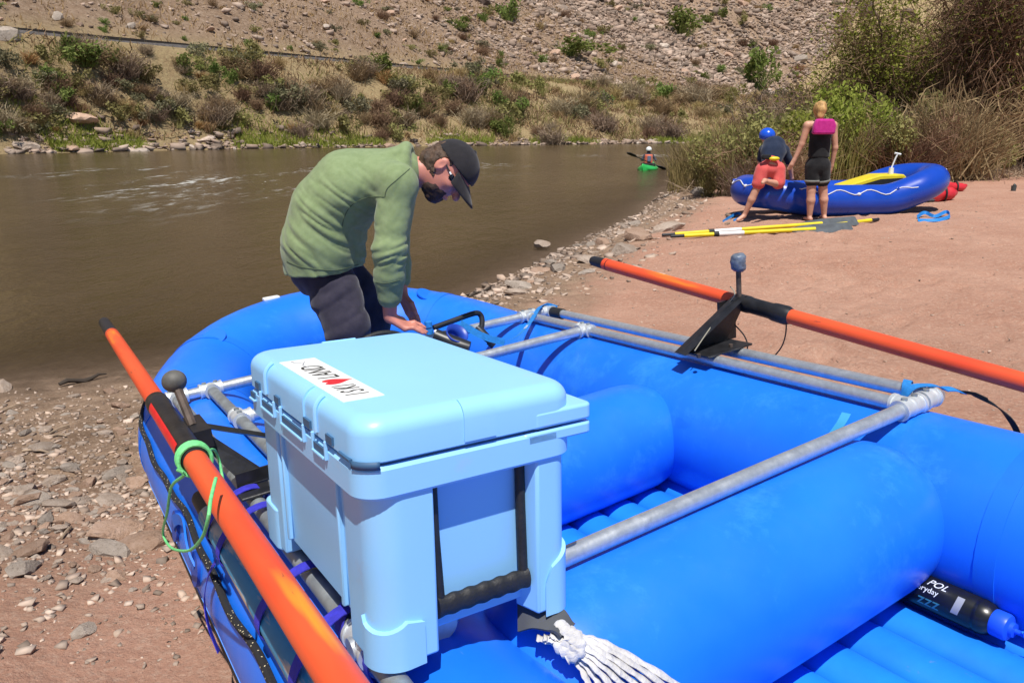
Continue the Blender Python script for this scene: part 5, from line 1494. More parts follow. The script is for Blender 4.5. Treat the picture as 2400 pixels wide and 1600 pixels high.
# ------------------------------------------------------------------ things lying on the sand
M_GREYB = mat('grey_blade', (0.06, 0.07, 0.08), .5, var=.25, vscale=10)
def sand_oar(pa, pb, label, blade=True, white=True, Lb=.80, dz=.036, tip=True):
    a = onz(*pa, .40); b = onz(*pb, .44)
    a[2] = gz(a[0], a[1]) + dz; b[2] = gz(b[0], b[1]) + dz
    d = Vector(b - a); L = d.length
    M_ = Matrix.Translation(Vector(a)) @ d.to_track_quat('X', 'Z').to_matrix().to_4x4()
    e = empty('yellow_oar', M_, label, 'oar', 'yellow oars on the sand')
    b_ = MB(); b_.tube([(x, 0, 0) for x in np.linspace(.18, L - (Lb * .6 if blade else .1), 8)], .027, 14); b_.build('shaft', M_YEL, e)
    b_ = MB(); b_.tube([(0, 0, 0), (.01, 0, 0), (.2, 0, 0)], [.016, .021, .022], 12); b_.build('grip', M_GRIP, e)
    if white:
        b_ = MB(); b_.tube([(L * .26, 0, 0), (L * .40, 0, 0)], .0285, 14); b_.build('white_sleeve', M_WHITE, e)
        b_ = MB(); b_.tube([(L * .235, 0, 0), (L * .262, 0, 0)], .037, 14); b_.build('oar_stop', M_BLACKR, e)
    if blade:
        P = []
        for x, w_ in ((L - Lb, .024), (L - Lb * .85, .06), (L - Lb * .6, .085), (L - .03, .09), (L, .075)): P.append((x, w_))
        pts = P + [(x, -w_) for x, w_ in reversed(P)]
        b_ = MB(); b_.prism(pts, -.008, .008, Matrix.Rotation(R(38), 4, 'X')); o = b_.build('blade', M_GREYB, e, smooth=False); bev(o, .004, 2)
    return e
sand_oar((1552, 540), (2008, 527), 'yellow oar on the sand, lying closer to the second raft', Lb=.86)
sand_oar((1572, 549), (1996, 538), 'yellow oar on the sand, lying closer to the orange oars', Lb=.84)
sand_oar((2058, 527), (1900, 535), 'yellow oar shaft with a black tip poking out from under the grey blades', blade=False, white=False, dz=.024)
# blue straps dropped on the sand
def dropped(pts, label, w=.035):
    P = []
    for i, (x, y, lift) in enumerate(pts):
        p = onz(x, y, .44); p[2] = gz(p[0], p[1]) + .012 + lift; P.append(p)
    b_ = MB(); b_.ribbon(catmull(P, 6), w, Vector((.1, .6, .8)), .004); o = b_.build('dropped_strap', M_STRAPB); setp(o, label, 'strap')
dropped([(2148, 520, .02), (2165, 514, .05), (2190, 517, .02), (2215, 513, .06), (2224, 518, .03), (2200, 523, .01), (2170, 523, .0), (2150, 524, .01)], 'blue strap dropped in a loop on the sand beyond the grey blades', .05)
dropped([(1695, 508, .0), (1712, 502, .03), (1730, 498, .05), (1738, 503, .02), (1720, 507, .0)], 'blue strap end on the sand by the kneeling person\'s foot', .04)
# red gear bags behind the raised bow
M_REDB = mat('red_drybag', (0.52, 0.02, 0.03), .4, var=.15, vscale=6, bump=.3, bscale=14, bdist=.02)
def bag(px, py, L, r, yawd, label):
    p = onz(px, py, .5); p[2] = gz(p[0], p[1]) + r * .85
    S_ = SDF(p - np.array([L, L, r * 1.6]), p + np.array([L, L, r * 1.6]), .018)
    d = np.array([math.cos(R(yawd)), math.sin(R(yawd)), .0])
    S_.cone(p - d * L * .5, p + d * L * .35, r, r * .8, .03); S_.cone(p + d * L * .35, p + d * L * .62 + np.array([0, 0, .03]), r * .5, r * .35, .04)
    S_.disp(lambda P: .03 * (vnoise3(P * 9, 44) - .5))
    rt = root('dry_bag', (p[0], p[1], p[2] - r * .85), label, 'bag', 'red dry bags')
    S_.build('bag', M_REDB, rt, 1)
    b_ = MB(); b_.tube([p + d * L * .05 + np.array([0, r * 1.02 * math.cos(a), r * 1.02 * math.sin(a)]) for a in np.linspace(0, 2 * math.pi, 16)][:-1], .016, 6, closed=True, ); put(b_.build('strap', M_BLACKR, None), rt)
bag(2205, 466, .42, .15, 10, 'fat red dry bag on the sand tight behind the raised bow of the second raft')
bag(2235, 448, .40, .11, 5, 'thinner red dry bag on the sand with its neck pointing away from the second raft')
# folded black gear under the bow
b_ = MB()
p = onz(2150, 476, .46)
rs = random.Random(9); pts = []
for k in range(26):
    a = k * .9; pts.append((p[0] + .28 * math.cos(a) * (1 - k / 60) + rs.uniform(-.05, .05), p[1] + .12 * math.sin(a) + rs.uniform(-.04, .04), gz(p[0], p[1]) + .02 + .004 * k))
b_.tube(catmull(pts, 4), .016, 8); o = b_.build('rope_coil', mat('dark_rope', (0.05, 0.05, 0.055), .8, var=.5, vscale=40, wear=(.4, .4, .4), wscale=30, wth=(.6, .66))); setp(o, 'dark rope heaped on the sand under the raised bow of the second raft', 'rope')
p = onz(2374, 452, .47)
b_ = MB(); b_.tube([(p[0], p[1], gz(p[0], p[1])), (p[0], p[1], gz(p[0], p[1]) + .11)], [.045, .05], 12); b_.tube([(p[0], p[1], gz(p[0], p[1]) + .11), (p[0] + .02, p[1], gz(p[0], p[1]) + .13)], .03, 10)
o = b_.build('mug', mat('dark_mug', (0.05, 0.06, 0.06), .5)); setp(o, 'small dark mug standing alone on the open sand', 'mug')

# ------------------------------------------------------------------ kayaker out on the river
M_KAY = mat('kayak_green', (0.03, 0.42, 0.09), .3, spec=.5)
kx, ky = 5.95, 34.4
yk = R(68)
kay = empty('kayak', Matrix.Translation((kx, ky, 0)) @ Matrix.Rotation(yk, 4, 'Z'), 'bright green kayak floating out on the brown river', 'kayak')
Vv = []; n_ = 14; st = np.linspace(-1.15, 1.15, 15)
for x in st:
    t = abs(x) / 1.15; w_ = .40 * (1 - t ** 2.4) + .02; top = .20 + .10 * t ** 2; bot = -.10 + .16 * t ** 2.5
    for k in range(n_):
        a = 2 * math.pi * k / n_; s_ = math.sin(a); Vv.append((x, w_ * math.cos(a), (top if s_ > 0 else -bot) * s_ + (0 if s_ > 0 else 0)))
b_ = MB(); b_.add(Vv, [(i * n_ + k, i * n_ + (k + 1) % n_, i * n_ + n_ + (k + 1) % n_, i * n_ + n_ + k) for i in range(14) for k in range(n_)] + [tuple(range(n_ - 1, -1, -1)), tuple(14 * n_ + k for k in range(n_))])
b_.build('hull', M_KAY, kay, ang=80)
b_ = MB(); b_.lathe([(.42, .14), (.40, .25), (.34, .27), (.05, .29)], 20, Matrix.Diagonal((1, .72, 1, 1))); b_.build('spray_deck', M_BLACKC, kay)
kp_ = root('person', (kx, ky, .12), 'kayaker in a white helmet and coral life vest sitting in the green kayak', 'person')
c = np.array([kx, ky, 0.0]); lo = c + np.array([-.8, -.8, -.1]); hi = c + np.array([.8, .8, 1.15])
sk = SDF(lo, hi, .018)
sk.ell(c + np.array([0, 0, .80]), (.08, .09, .11), .02); sk.chain([c + np.array([0, 0, .15]), c + np.array([0, 0, .58]), c + np.array([0, 0, .74])], [.14, .13, .055], .04)
for sd in (-1, 1): sk.chain([c + np.array([sd * .17, 0, .60]), c + np.array([sd * .30, -.06, .42]), c + np.array([sd * .27, -.24, .40])], [.06, .05, .04], .03)
sk.build('body', cloth('kayak_sleeves', (0.03, 0.035, 0.05), (0.05, 0.05, 0.07)), kp_, 1)
vs = SDF(lo, hi, .018); vs.chain([c + np.array([0, 0, .30]), c + np.array([0, 0, .56])], [.185, .185], .04); vs.cut(c + np.array([0, 0, .64]), (0, 0, 1))
vs.build('life_vest', cloth('coral_vest', (0.66, 0.13, 0.07), (0.7, 0.2, 0.12)), kp_, 1)
b_ = MB(); b_.box(c + np.array([.0, -.19, .46]), (.16, .06, .24)); put(bev(b_.build('vest_pocket', cloth('grey_pocket', (0.10, 0.13, 0.22), (0.14, 0.17, .26)), None), .02), kp_)
he = SDF(lo, hi, .016); he.ell(c + np.array([0, 0, .84]), (.128, .14, .13), .01); he.cut(c + np.array([0, 0, .79]), (0, 0, -1)); he.build('helmet', M_WHITE, kp_, 1)
pa, pb = ony(1481, 363, 34.0), ony(1550, 393, 34.3)
pd = root('paddle', (pa + pb) / 2, 'black double-bladed paddle held across the green kayak', 'paddle')
b_ = MB(); b_.tube([pa, pb], .02, 8); put(b_.build('shaft', M_BLACKR, None), pd)
dd = Vector(pb - pa).normalized(); Mq = dd.to_track_quat('X', 'Y').to_matrix().to_4x4()
for pp, sg_ in ((pa, -1), (pb, 1)):
    b_ = MB(); b_.prism([(0, .03), (sg_ * .15, .13), (sg_ * .40, .14), (sg_ * .52, .0), (sg_ * .40, -.11), (sg_ * .15, -.09), (0, -.03)], -.01, .01, Matrix.Translation(Vector(pp) - dd * sg_ * .25) @ Mq @ Matrix.Rotation(R(70), 4, 'X')); put(b_.build('blade', M_BLACKR, None, smooth=False), pd)
# ------------------------------------------------------------------ rocks
def rock_mesh(name, seed, mt, flat=.6, sub=2, sharp=.28):
    bm = bmesh.new(); bmesh.ops.create_icosphere(bm, subdivisions=sub, radius=1)
    r_ = random.Random(seed); cuts = [(Vector((r_.gauss(0, 1), r_.gauss(0, 1), r_.gauss(0, 1))).normalized(), r_.uniform(.50, .85)) for _ in range(9)]
    for v in bm.verts:
        p = v.co.copy()
        for n_, d_ in cuts:
            e_ = p.dot(n_) - d_
            if e_ > 0: p -= n_ * e_ * .92
        p *= 1 + sharp * .5 * mnoise.noise(p * 1.7 + Vector((seed, 0, 0)))
        v.co = Vector((p.x * 1.15, p.y * .95, p.z * flat))
    me = bpy.data.meshes.new(name); bm.to_mesh(me); bm.free(); me.materials.append(mt)
    me.polygons.foreach_set('use_smooth', [True] * len(me.polygons))
    try: me.set_sharp_from_angle(angle=R(24))
    except Exception: pass
    return me
def stone_mat(name, a, b, c, sc=3.0):
    k = nodes(name); oi = k.N.new('ShaderNodeObjectInfo')
    v_ = k.mix(k.mapr(k.noise(sc, 7, .7), .35, .66), a, b)
    v_ = k.mix(k.mapr(k.noise(sc * 5, 5, .75), .55, .68), v_, c)
    hs = k.N.new('ShaderNodeHueSaturation'); k.L.new(v_, hs.inputs['Color'])
    mr = k.mapr(oi.outputs['Random'], 0, 1, .80, 1.25); k.L.new(mr, hs.inputs['Value'])
    k.set('Base Color', hs.outputs[0]); k.b.inputs['Roughness'].default_value = .9; k.b.inputs['Specular IOR Level'].default_value = .2
    k.set('Normal', k.bump(k.noise(sc * 3, 8, .75), .6, .12)); return k.m
M_ST1 = stone_mat('stone_pale', (0.36, 0.27, 0.205), (0.48, 0.39, 0.32), (0.24, 0.17, 0.12), 2)
M_ST2 = stone_mat('stone_grey', (0.36, 0.295, 0.24), (0.47, 0.395, 0.33), (0.17, 0.13, 0.105), 2)
M_ST3 = stone_mat('stone_tan', (0.36, 0.23, 0.155), (0.46, 0.32, 0.24), (0.20, 0.12, 0.08), 2)
ROCKS = [rock_mesh('rock', i, (M_ST1, M_ST2, M_ST3)[i % 3], .42 + .25 * ((i * 37) % 10) / 10, 2) for i in range(12)]
def rock(me, x, y, z, s, label, group, name='rock', rz=None, tilt=.25, flat=1.0):
    o = bpy.data.objects.new(name, me); COL.objects.link(o)
    o.location = (x, y, z); o.scale = (s * random.uniform(.85, 1.25), s * random.uniform(.75, 1.1), s * random.uniform(.7, 1.1) * flat)
    o.rotation_euler = (random.uniform(-tilt, tilt), random.uniform(-tilt, tilt), random.uniform(0, 6.28) if rz is None else rz)
    return setp(o, label, 'rock', group)
# singled-out stones
o = rock(ROCKS[0], *onz(1270, 578, 0)[:2], .03, .15, 'lone pale boulder standing out of the shallow brown water', None, flat=1.3)
for px, py, z_, s, lb in ((1212, 681, .12, .13, 'rounded pale stone on the bank just off the bow of the large raft'), (1560, 535, .30, .30, 'large pale rock slab under the black grips of the yellow oars'),
                       (1462, 600, .20, .22, 'flat pale rock half sunk in the sand by the tip of the orange oar'), (1385, 622, .15, .18, 'split pale rock at the water side of the orange oar tip'),
                       (1500, 566, .22, .26, 'grey-streaked ledge rock next to the yellow oar grips'), (1640, 445, .35, .30, 'white rock at the foot of the dry brush beyond the beach'),
                       (122, 1120, .16, .060, 'pale oval stone lying alone on dark mud on the bank'), (270, 1225, .20, .105, 'large blocky stone on the bank by the raft tube'),
                       (322, 1255, .21, .085, 'blocky pinkish stone leaning on the larger block by the raft tube'), (55, 1352, .20, .075, 'squarish flat stone at the edge of the pink sand'),
                       (195, 1470, .23, .035, 'small dark angular stone on pink sand near the raft'), (5, 920, .0, .10, 'dark wet boulder at the edge of the water'),
                       (50, 335, 0, 0, '')):
    if not lb: continue
    p = onz(px, py, z_); rock(ROCKS[random.randrange(12)], p[0], p[1], gz(p[0], p[1]) + s * .12, s, lb, None)
# bank stones between the raft and the water
cnt = 0; tries = 0
LB = (('flat pale stone bedded in the muddy bank', 'bank stones pale'), ('grey stone bedded in the muddy bank', 'bank stones grey'), ('tan stone bedded in the muddy bank', 'bank stones tan'))
while cnt < 215 and tries < 9000:
    tries += 1
    px = random.uniform(-60, 430); py = random.uniform(880, 1420)
    p = onz(px, py, .15); x, y = p[0], p[1]
    a = (x - P0[0]) * U[0] + (y - P0[1]) * U[1]; b = (x - P0[0]) * V[0] + (y - P0[1]) * V[1]
    if b > -.70 and a < 2.6: continue
    d = float(sdist(np.array([x]), np.array([y]), NEAR)[0])
    dens = math.exp(-((py - 1180) / 190) ** 2) * (1.0 if px < 330 else .8)
    if random.random() > dens: continue
    k = random.randrange(12); s = min(.075, .014 + random.expovariate(1 / .016))
    rock(ROCKS[k], x, y, gz(x, y) + s * .10, s, LB[k % 3][0], LB[k % 3][1], tilt=.35, flat=.9); cnt += 1
# right-hand bank stones up the shore beyond the bow
cnt = 0
while cnt < 70:
    t = random.random(); i = random.choice([6, 7, 8, 9, 10, 11])
    ax, ay = NEAR[i]; bx, by = NEAR[i + 1]
    off = abs(random.gauss(0, .55)) + .15
    x = ax + (bx - ax) * t + off * .9; y = ay + (by - ay) * t - off * .25
    if y > 24: continue
    k = random.randrange(12); s = min(.25, .025 + random.expovariate(1 / .045))
    rock(ROCKS[k], x, y, gz(x, y) + s * .05, s, ('pale stone on the bank beyond the bow, along the river edge', 'grey stone on the bank beyond the bow, along the river edge', 'tan stone on the bank beyond the bow, along the river edge')[k % 3], 'river edge stones ' + ('pale', 'grey', 'tan')[k % 3], tilt=.2, flat=.8); cnt += 1
# uncountable pebbles, talus: many small stones joined into one mesh
ICO = bmesh.new(); bmesh.ops.create_icosphere(ICO, subdivisions=1, radius=1)
ICO_V = np.array([v.co[:] for v in ICO.verts]); ICO.verts.index_update(); ICO_F = np.array([[v.index for v in f.verts] for f in ICO.faces]); ICO.free()
CUBE_V = np.array([(a, b, c) for c in (-.7, .7) for a, b in ((-.8, -.8), (.8, -.8), (.8, .8), (-.8, .8))], float); CUBE_F = np.array([(0, 3, 2, 1), (4, 5, 6, 7), (0, 1, 5, 4), (1, 2, 6, 5), (2, 3, 7, 6), (3, 0, 4, 7)])
def many(name, pos, size, mt, flat=.6, jag=.35, label=None, parent=None, blocky=False):
    ICO_V, ICO_F = (CUBE_V, CUBE_F) if blocky else (globals()['ICO_V'], globals()['ICO_F'])
    n = len(pos); r_ = np.random.default_rng(len(name) + n)
    V_ = ICO_V[None] * (1 + r_.uniform(-jag, jag, (n, len(ICO_V), 1)))
    V_ = V_ * np.stack([r_.uniform(.8, 1.35, n), r_.uniform(.7, 1.1, n), r_.uniform(.7, 1.2, n) * flat], 1)[:, None]
    an = r_.uniform(0, 6.28, n); c, s_ = np.cos(an), np.sin(an); X_ = V_[..., 0] * c[:, None] - V_[..., 1] * s_[:, None]; Y_ = V_[..., 0] * s_[:, None] + V_[..., 1] * c[:, None]
    tl = r_.uniform(-.5, .5, n); Z_ = V_[..., 2] + X_ * np.tan(tl)[:, None] * .5
    P = np.stack([X_, Y_, Z_], -1) * np.asarray(size)[:, None, None] + np.asarray(pos)[:, None]
    F_ = (ICO_F[None] + (np.arange(n) * len(ICO_V))[:, None, None]).reshape(-1, ICO_F.shape[1])
    if blocky: P = P + r_.normal(0, .22, P.shape) * np.asarray(size)[:, None, None]
    o = mesh_obj(name, P.reshape(-1, 3), F_, mt, parent, smooth=False)
    ca = np.repeat(r_.uniform(.42, 1.3, n), len(ICO_V)); at = o.data.attributes.new('tone', 'FLOAT', 'POINT'); at.data.foreach_set('value', ca.astype(np.float32))
    setp(o, label, None, None, 'stuff'); return o
def pile_mat(name, a, b, sc):
    k = nodes(name); t = k.attr('tone'); v_ = k.mix(k.mapr(k.noise(sc, 5, .7), .35, .65), a, b)
    hs = k.N.new('ShaderNodeHueSaturation'); k.L.new(v_, hs.inputs['Color']); k.L.new(t, hs.inputs['Value']); k.set('Base Color', hs.outputs[0])
    k.b.inputs['Roughness'].default_value = .95; k.b.inputs['Specular IOR Level'].default_value = .15; return k.m
M_PEB = pile_mat('pebbles_mixed', (0.38, 0.275, 0.205), (0.50, 0.395, 0.32), 2)
M_TAL = pile_mat('talus_mixed', (0.28, 0.195, 0.145), (0.43, 0.335, 0.27), .12)
n = 9000
px = rng.uniform(-150, 520, n); py = rng.uniform(860, 1600, n)
t_ = np.array([onz(a, b, .18)[:2] for a, b in zip(px, py)])
keep = rng.random(n) < np.exp(-((py - 1120) / 175) ** 2) + .05
t_ = t_[keep]
n2 = 2600; ii = rng.integers(5, 12, n2); tt2 = rng.random(n2); NA = np.array(NEAR)
off = np.abs(rng.normal(0, .8, n2)) - .1
e2 = NA[ii] + (NA[ii + 1] - NA[ii]) * tt2[:, None] + np.stack([off * .92, -off * .3], 1)
n3 = 9000
e3 = np.stack([rng.uniform(.2, 9, n3), rng.uniform(2.5, 15, n3)], 1)
pp = np.concatenate([t_, e2, e3]); sz = np.concatenate([np.minimum(.022, .003 + rng.exponential(.0045, len(t_))), np.minimum(.06, .006 + rng.exponential(.012, n2)), np.minimum(.012, .002 + rng.exponential(.0022, n3))])
zz = ground_h(pp[:, 0], pp[:, 1])
many('pebbles', np.column_stack([pp, zz + sz * .15]), sz, M_PEB, .55, blocky=True, label='small pebbles and gravel scattered over the bank')
# driftwood sticks on the bank
M_STICK = mat('dead_stick', (0.30, 0.22, 0.15), .9, var=.3, vscale=20)
for k, (x0, y0, x1, y1) in enumerate(((118, 1035, 165, 1012), (150, 1290, 172, 1258), (0, 952, 52, 934), (120, 1042, 160, 1044), (56, 1075, 120, 1078))):
    a = onz(x0, y0, .12); b = onz(x1, y1, .12); a[2] = gz(a[0], a[1]) + .008; b[2] = gz(b[0], b[1]) + .012
    b_ = MB(); m = (a + b) / 2 + np.array([0, .01, .006]); b_.tube(catmull([a, m, b], 4), [.006] * 4 + [.005] * 4 + [.003], 6); o = b_.build('driftwood_stick', M_STICK)
    setp(o, 'thin bleached stick lying among the bank stones', 'stick', 'sticks on the bank')
for k, (x0, y0, x1, y1) in enumerate(((1100, 700, 1160, 672), (1270, 650, 1300, 640), (1530, 470, 1575, 462), (140, 908, 250, 880))):
    a = onz(x0, y0, .03); b = onz(x1, y1, .03); a[2] = gz(a[0], a[1]) + .02; b[2] = gz(b[0], b[1]) + .02
    L = np.linalg.norm(b - a); b_ = MB(); pts = [a + (b - a) * q + np.array([0, 0, .015 * math.sin(q * 9)]) for q in np.linspace(0, 1, 7)]
    b_.tube(pts, [.012, .018, .015, .02, .014, .01, .005], 7); o = b_.build('driftwood', mat('wet_wood', (0.045, 0.032, 0.022), .8)); setp(o, 'dark wet driftwood stranded along the water line', 'driftwood', 'driftwood along the water')

# talus and boulders on the far hillside
def hill_xy(s, t): return RAIL0[0] + RE[0] * s + RN[0] * t, RAIL0[1] + RE[1] * s + RN[1] * t
n = 120000
s = rng.uniform(-45, 320, n); t = rng.uniform(3.2, 90, n)
x, y = hill_xy(s, t)
ms = fbm(x, y, 24, 4, 61) * 2.2 + fbm(s, t * .22, 7, 3, 63) * 1.6 + .10
left = sstep(60, -10, s) * .12
dst = np.hypot(x, y); ang = np.arctan2(x, y)
vis = (ang > -.64) & (ang < .62)
keep = vis & (rng.random(n) < np.clip(ms + .36 - left, .30, 1)) & (rng.random(n) < np.clip(dst / 170, .25, 1))
x, y, dst = x[keep], y[keep], dst[keep]
x, y, dst = x[:56000], y[:56000], dst[:56000]
sz = np.clip(.15 + rng.exponential(.19, len(x)), .12, 1.3) * np.clip(dst / 120, .65, 2.2)
many('talus', np.column_stack([x, y, hill_h(x, y) + sz * .12]), sz * .46, M_TAL, .75, label='loose pale talus covering the far hillside', blocky=True)
def onhill(px, py):
    d = ray(px, py); tt = np.linspace(45, 420, 6000); P = CAMP + d * tt[:, None]; hh = hill_h(P[:, 0], P[:, 1]); k = np.argmax(P[:, 2] < hh); return P[k] if k > 0 else None
for k in range(70):
    p = onhill(random.uniform(-40, 2050), random.uniform(-20, 215))
    if p is None or p[2] < 9.6: continue
    sc = p[1] / 100; s_ = random.uniform(.35, 1.0) * sc
    kk = random.randrange(12); rock(ROCKS[kk], p[0], p[1], hz(p[0], p[1]) + s_ * .1, s_, ('pale boulder lying on the dry slope above the railway', 'grey boulder lying on the dry slope above the railway', 'tan boulder lying on the dry slope above the railway')[kk % 3], 'slope boulders ' + ('pale', 'grey', 'tan')[kk % 3], 'boulder', tilt=.5)
# dark crag at the top of the slope towards the tree
M_CRAG = stone_mat('crag_dark', (0.085, 0.06, 0.05), (0.14, 0.10, 0.08), (0.04, 0.03, 0.025), .6)
for px, py, s_, lb in ((2075, 95, 3.4, 'dark crag jutting from the slope behind the green tree'), (2030, 25, 2.8, 'dark brown crag higher up the slope behind the green tree'), (1135, 8, 1.8, 'dark rock outcrop high on the slope among talus'), (2120, 40, 3.0, 'dark crag partly hidden by the leafy tree')):
    p = onhill(px, py)
    if p is None: continue
    me = rock_mesh('crag', px, M_CRAG, .8, 3, .6); rock(me, p[0], p[1], p[2] - s_ * .1, s_ * p[1] / 190, lb, None, 'crag', tilt=.3)
# far water-edge stones
def far_edge(t):
    L = FARB[3:10]; q = t * (len(L) - 1); i = min(int(q), len(L) - 2); f = q - i
    return L[i][0] + (L[i + 1][0] - L[i][0]) * f, L[i][1] + (L[i + 1][1] - L[i][1]) * f
for k in range(70):
    x, y = far_edge(random.random() ** .9); off = abs(random.gauss(0, .9)); x += -off * .5; y += off * .8
    s_ = min(1.2, .16 + random.expovariate(1 / .26)); kk = random.randrange(12)
    rock(ROCKS[kk], x, y, max(hz(x, y), -.05) + s_ * .1, s_, ('pale stone at the water line of the far bank', 'grey stone at the water line of the far bank', 'tan stone at the water line of the far bank')[kk % 3], 'far water line stones ' + ('pale', 'grey', 'tan')[kk % 3], tilt=.3)
for px, py, s_, lb in ((52, 352, 1.35, 'large two-tone boulder at the far water line by the tall green bush'), (325, 352, 1.1, 'low grey boulder with a dark hollow at the far water line'), (190, 300, 1.2, 'rust-pink boulder among grass on the far bank')):
    p = onz(px, py, .1) if py > 340 else onhill(px, py)
    rock(ROCKS[1 if py > 340 else 2], p[0] - .3, p[1] + .5, hz(p[0], p[1] + .5) + .1 * s_, s_, lb, None, 'boulder', tilt=.15)
n = 1500; tq = rng.random(n); E_ = np.array([far_edge(q) for q in tq]); off = np.abs(rng.normal(0, 1.3, n)); E_ += np.stack([-off * .5, off * .8], 1); sz = .07 + rng.exponential(.10, n)
many('shore_stones', np.column_stack([E_, np.maximum(hill_h(E_[:, 0], E_[:, 1]), -.05) + sz * .2]), np.minimum(sz, .5), M_TAL, .6, label='small stones along the far water line', blocky=True)

# ------------------------------------------------------------------ vegetation
def leaf_mat(name, a, b, c=None, tr=.25):
    k = nodes(name); oi = k.N.new('ShaderNodeObjectInfo'); gi = k.N.new('ShaderNodeNewGeometry')
    v_ = k.mix(gi.outputs['Random Per Island'], a, b)
    if c: v_ = k.mix(k.mapr(k.noise(.9, 3), .5, .62), v_, c)
    hs = k.N.new('ShaderNodeHueSaturation'); k.L.new(v_, hs.inputs['Color']); k.L.new(k.mapr(oi.outputs['Random'], 0, 1, .75, 1.2), hs.inputs['Value']); k.L.new(k.mapr(oi.outputs['Random'], 0, 1, .475, .515), hs.inputs['Hue'])
    k.set('Base Color', hs.outputs[0]); k.b.inputs['Roughness'].default_value = .85; k.b.inputs['Specular IOR Level'].default_value = .15
    k.b.inputs['Subsurface Weight'].default_value = 0
    tn = k.N.new('ShaderNodeBsdfTranslucent'); k.L.new(hs.outputs[0], tn.inputs[0]); mx = k.N.new('ShaderNodeMixShader'); mx.inputs[0].default_value = tr
    out = k.N['Material Output']; k.L.new(k.b.outputs[0], mx.inputs[1]); k.L.new(tn.outputs[0], mx.inputs[2]); k.L.new(mx.outputs[0], out.inputs[0])
    return k.m
ML = {'green': leaf_mat('leaf_green', (0.125, 0.185, 0.040), (0.23, 0.27, 0.080), tr=.35), 'olive': leaf_mat('leaf_olive', (0.20, 0.185, 0.065), (0.31, 0.275, 0.11), tr=.35),
      'sage': leaf_mat('leaf_sage', (0.17, 0.165, 0.09), (0.27, 0.245, 0.145), tr=.35), 'brown': leaf_mat('twig_brown', (0.19, 0.125, 0.070), (0.33, 0.225, 0.13), tr=.25),
      'grey': leaf_mat('twig_grey', (0.25, 0.185, 0.12), (0.39, 0.305, 0.205), tr=.25), 'straw': leaf_mat('straw', (0.32, 0.22, 0.095), (0.42, 0.31, 0.15), tr=.15),
      'lime': leaf_mat('leaf_lime', (0.20, 0.235, 0.035), (0.33, 0.34, 0.075), tr=.4), 'rust': leaf_mat('rust_grass', (0.30, 0.16, 0.06), (0.38, 0.22, 0.09), tr=.15),
      'reed': leaf_mat('reed', (0.22, 0.20, 0.06), (0.33, 0.27, 0.11), tr=.25), 'twigd': leaf_mat('twig_dark', (0.060, 0.034, 0.022), (0.19, 0.105, 0.065), tr=.03)}
def strips(base, dirs, L, w, bend, r_):
    """thin bent twigs: each 2 quads; arrays"""
    n = len(base); dirs = dirs / np.linalg.norm(dirs, axis=1, keepdims=True)
    sd = np.cross(dirs, r_.normal(size=(n, 3))); sd /= np.maximum(np.linalg.norm(sd, axis=1, keepdims=True), 1e-6)
    L = L[:, None]; w = w[:, None]
    p0 = base; p1 = base + dirs * L * .5; p2 = base + dirs * L + bend * L
    V_ = np.stack([p0 - sd * w, p0 + sd * w, p1 - sd * w * .8, p1 + sd * w * .8, p2 - sd * w * .35, p2 + sd * w * .35], 1).reshape(-1, 3)
    i = np.arange(n)[:, None] * 6
    F_ = np.concatenate([i + np.array([[0, 1, 3, 2]]), i + np.array([[2, 3, 5, 4]])])
    return V_, F_
def leaves(c, size, r_):
    n = len(c); a = r_.normal(size=(n, 3)); a /= np.linalg.norm(a, axis=1, keepdims=True); b = np.cross(a, r_.normal(size=(n, 3))); b /= np.linalg.norm(b, axis=1, keepdims=True)
    s_ = size[:, None]; V_ = np.stack([c - a * s_, c + b * s_ * .55, c + a * s_, c - b * s_ * .55], 1).reshape(-1, 3)
    return V_, np.arange(n * 4).reshape(n, 4)
def clumps(n, cc, cr, r_, shell=.55):
    k = r_.choice(len(cc), n, p=(cr ** 2) / (cr ** 2).sum()); d = r_.normal(size=(n, 3)); d /= np.linalg.norm(d, axis=1, keepdims=True)
    return cc[k] + d * cr[k][:, None] * (shell + (1 - shell) * r_.random(n)[:, None] ** .6) * (r_.random(n)[:, None] ** .25)
def merge(parts):
    V_, F_, b = [], [], 0
    for v, f in parts: V_.append(v); F_.append(f + b); b += len(v)
    return np.concatenate(V_), np.concatenate(F_)
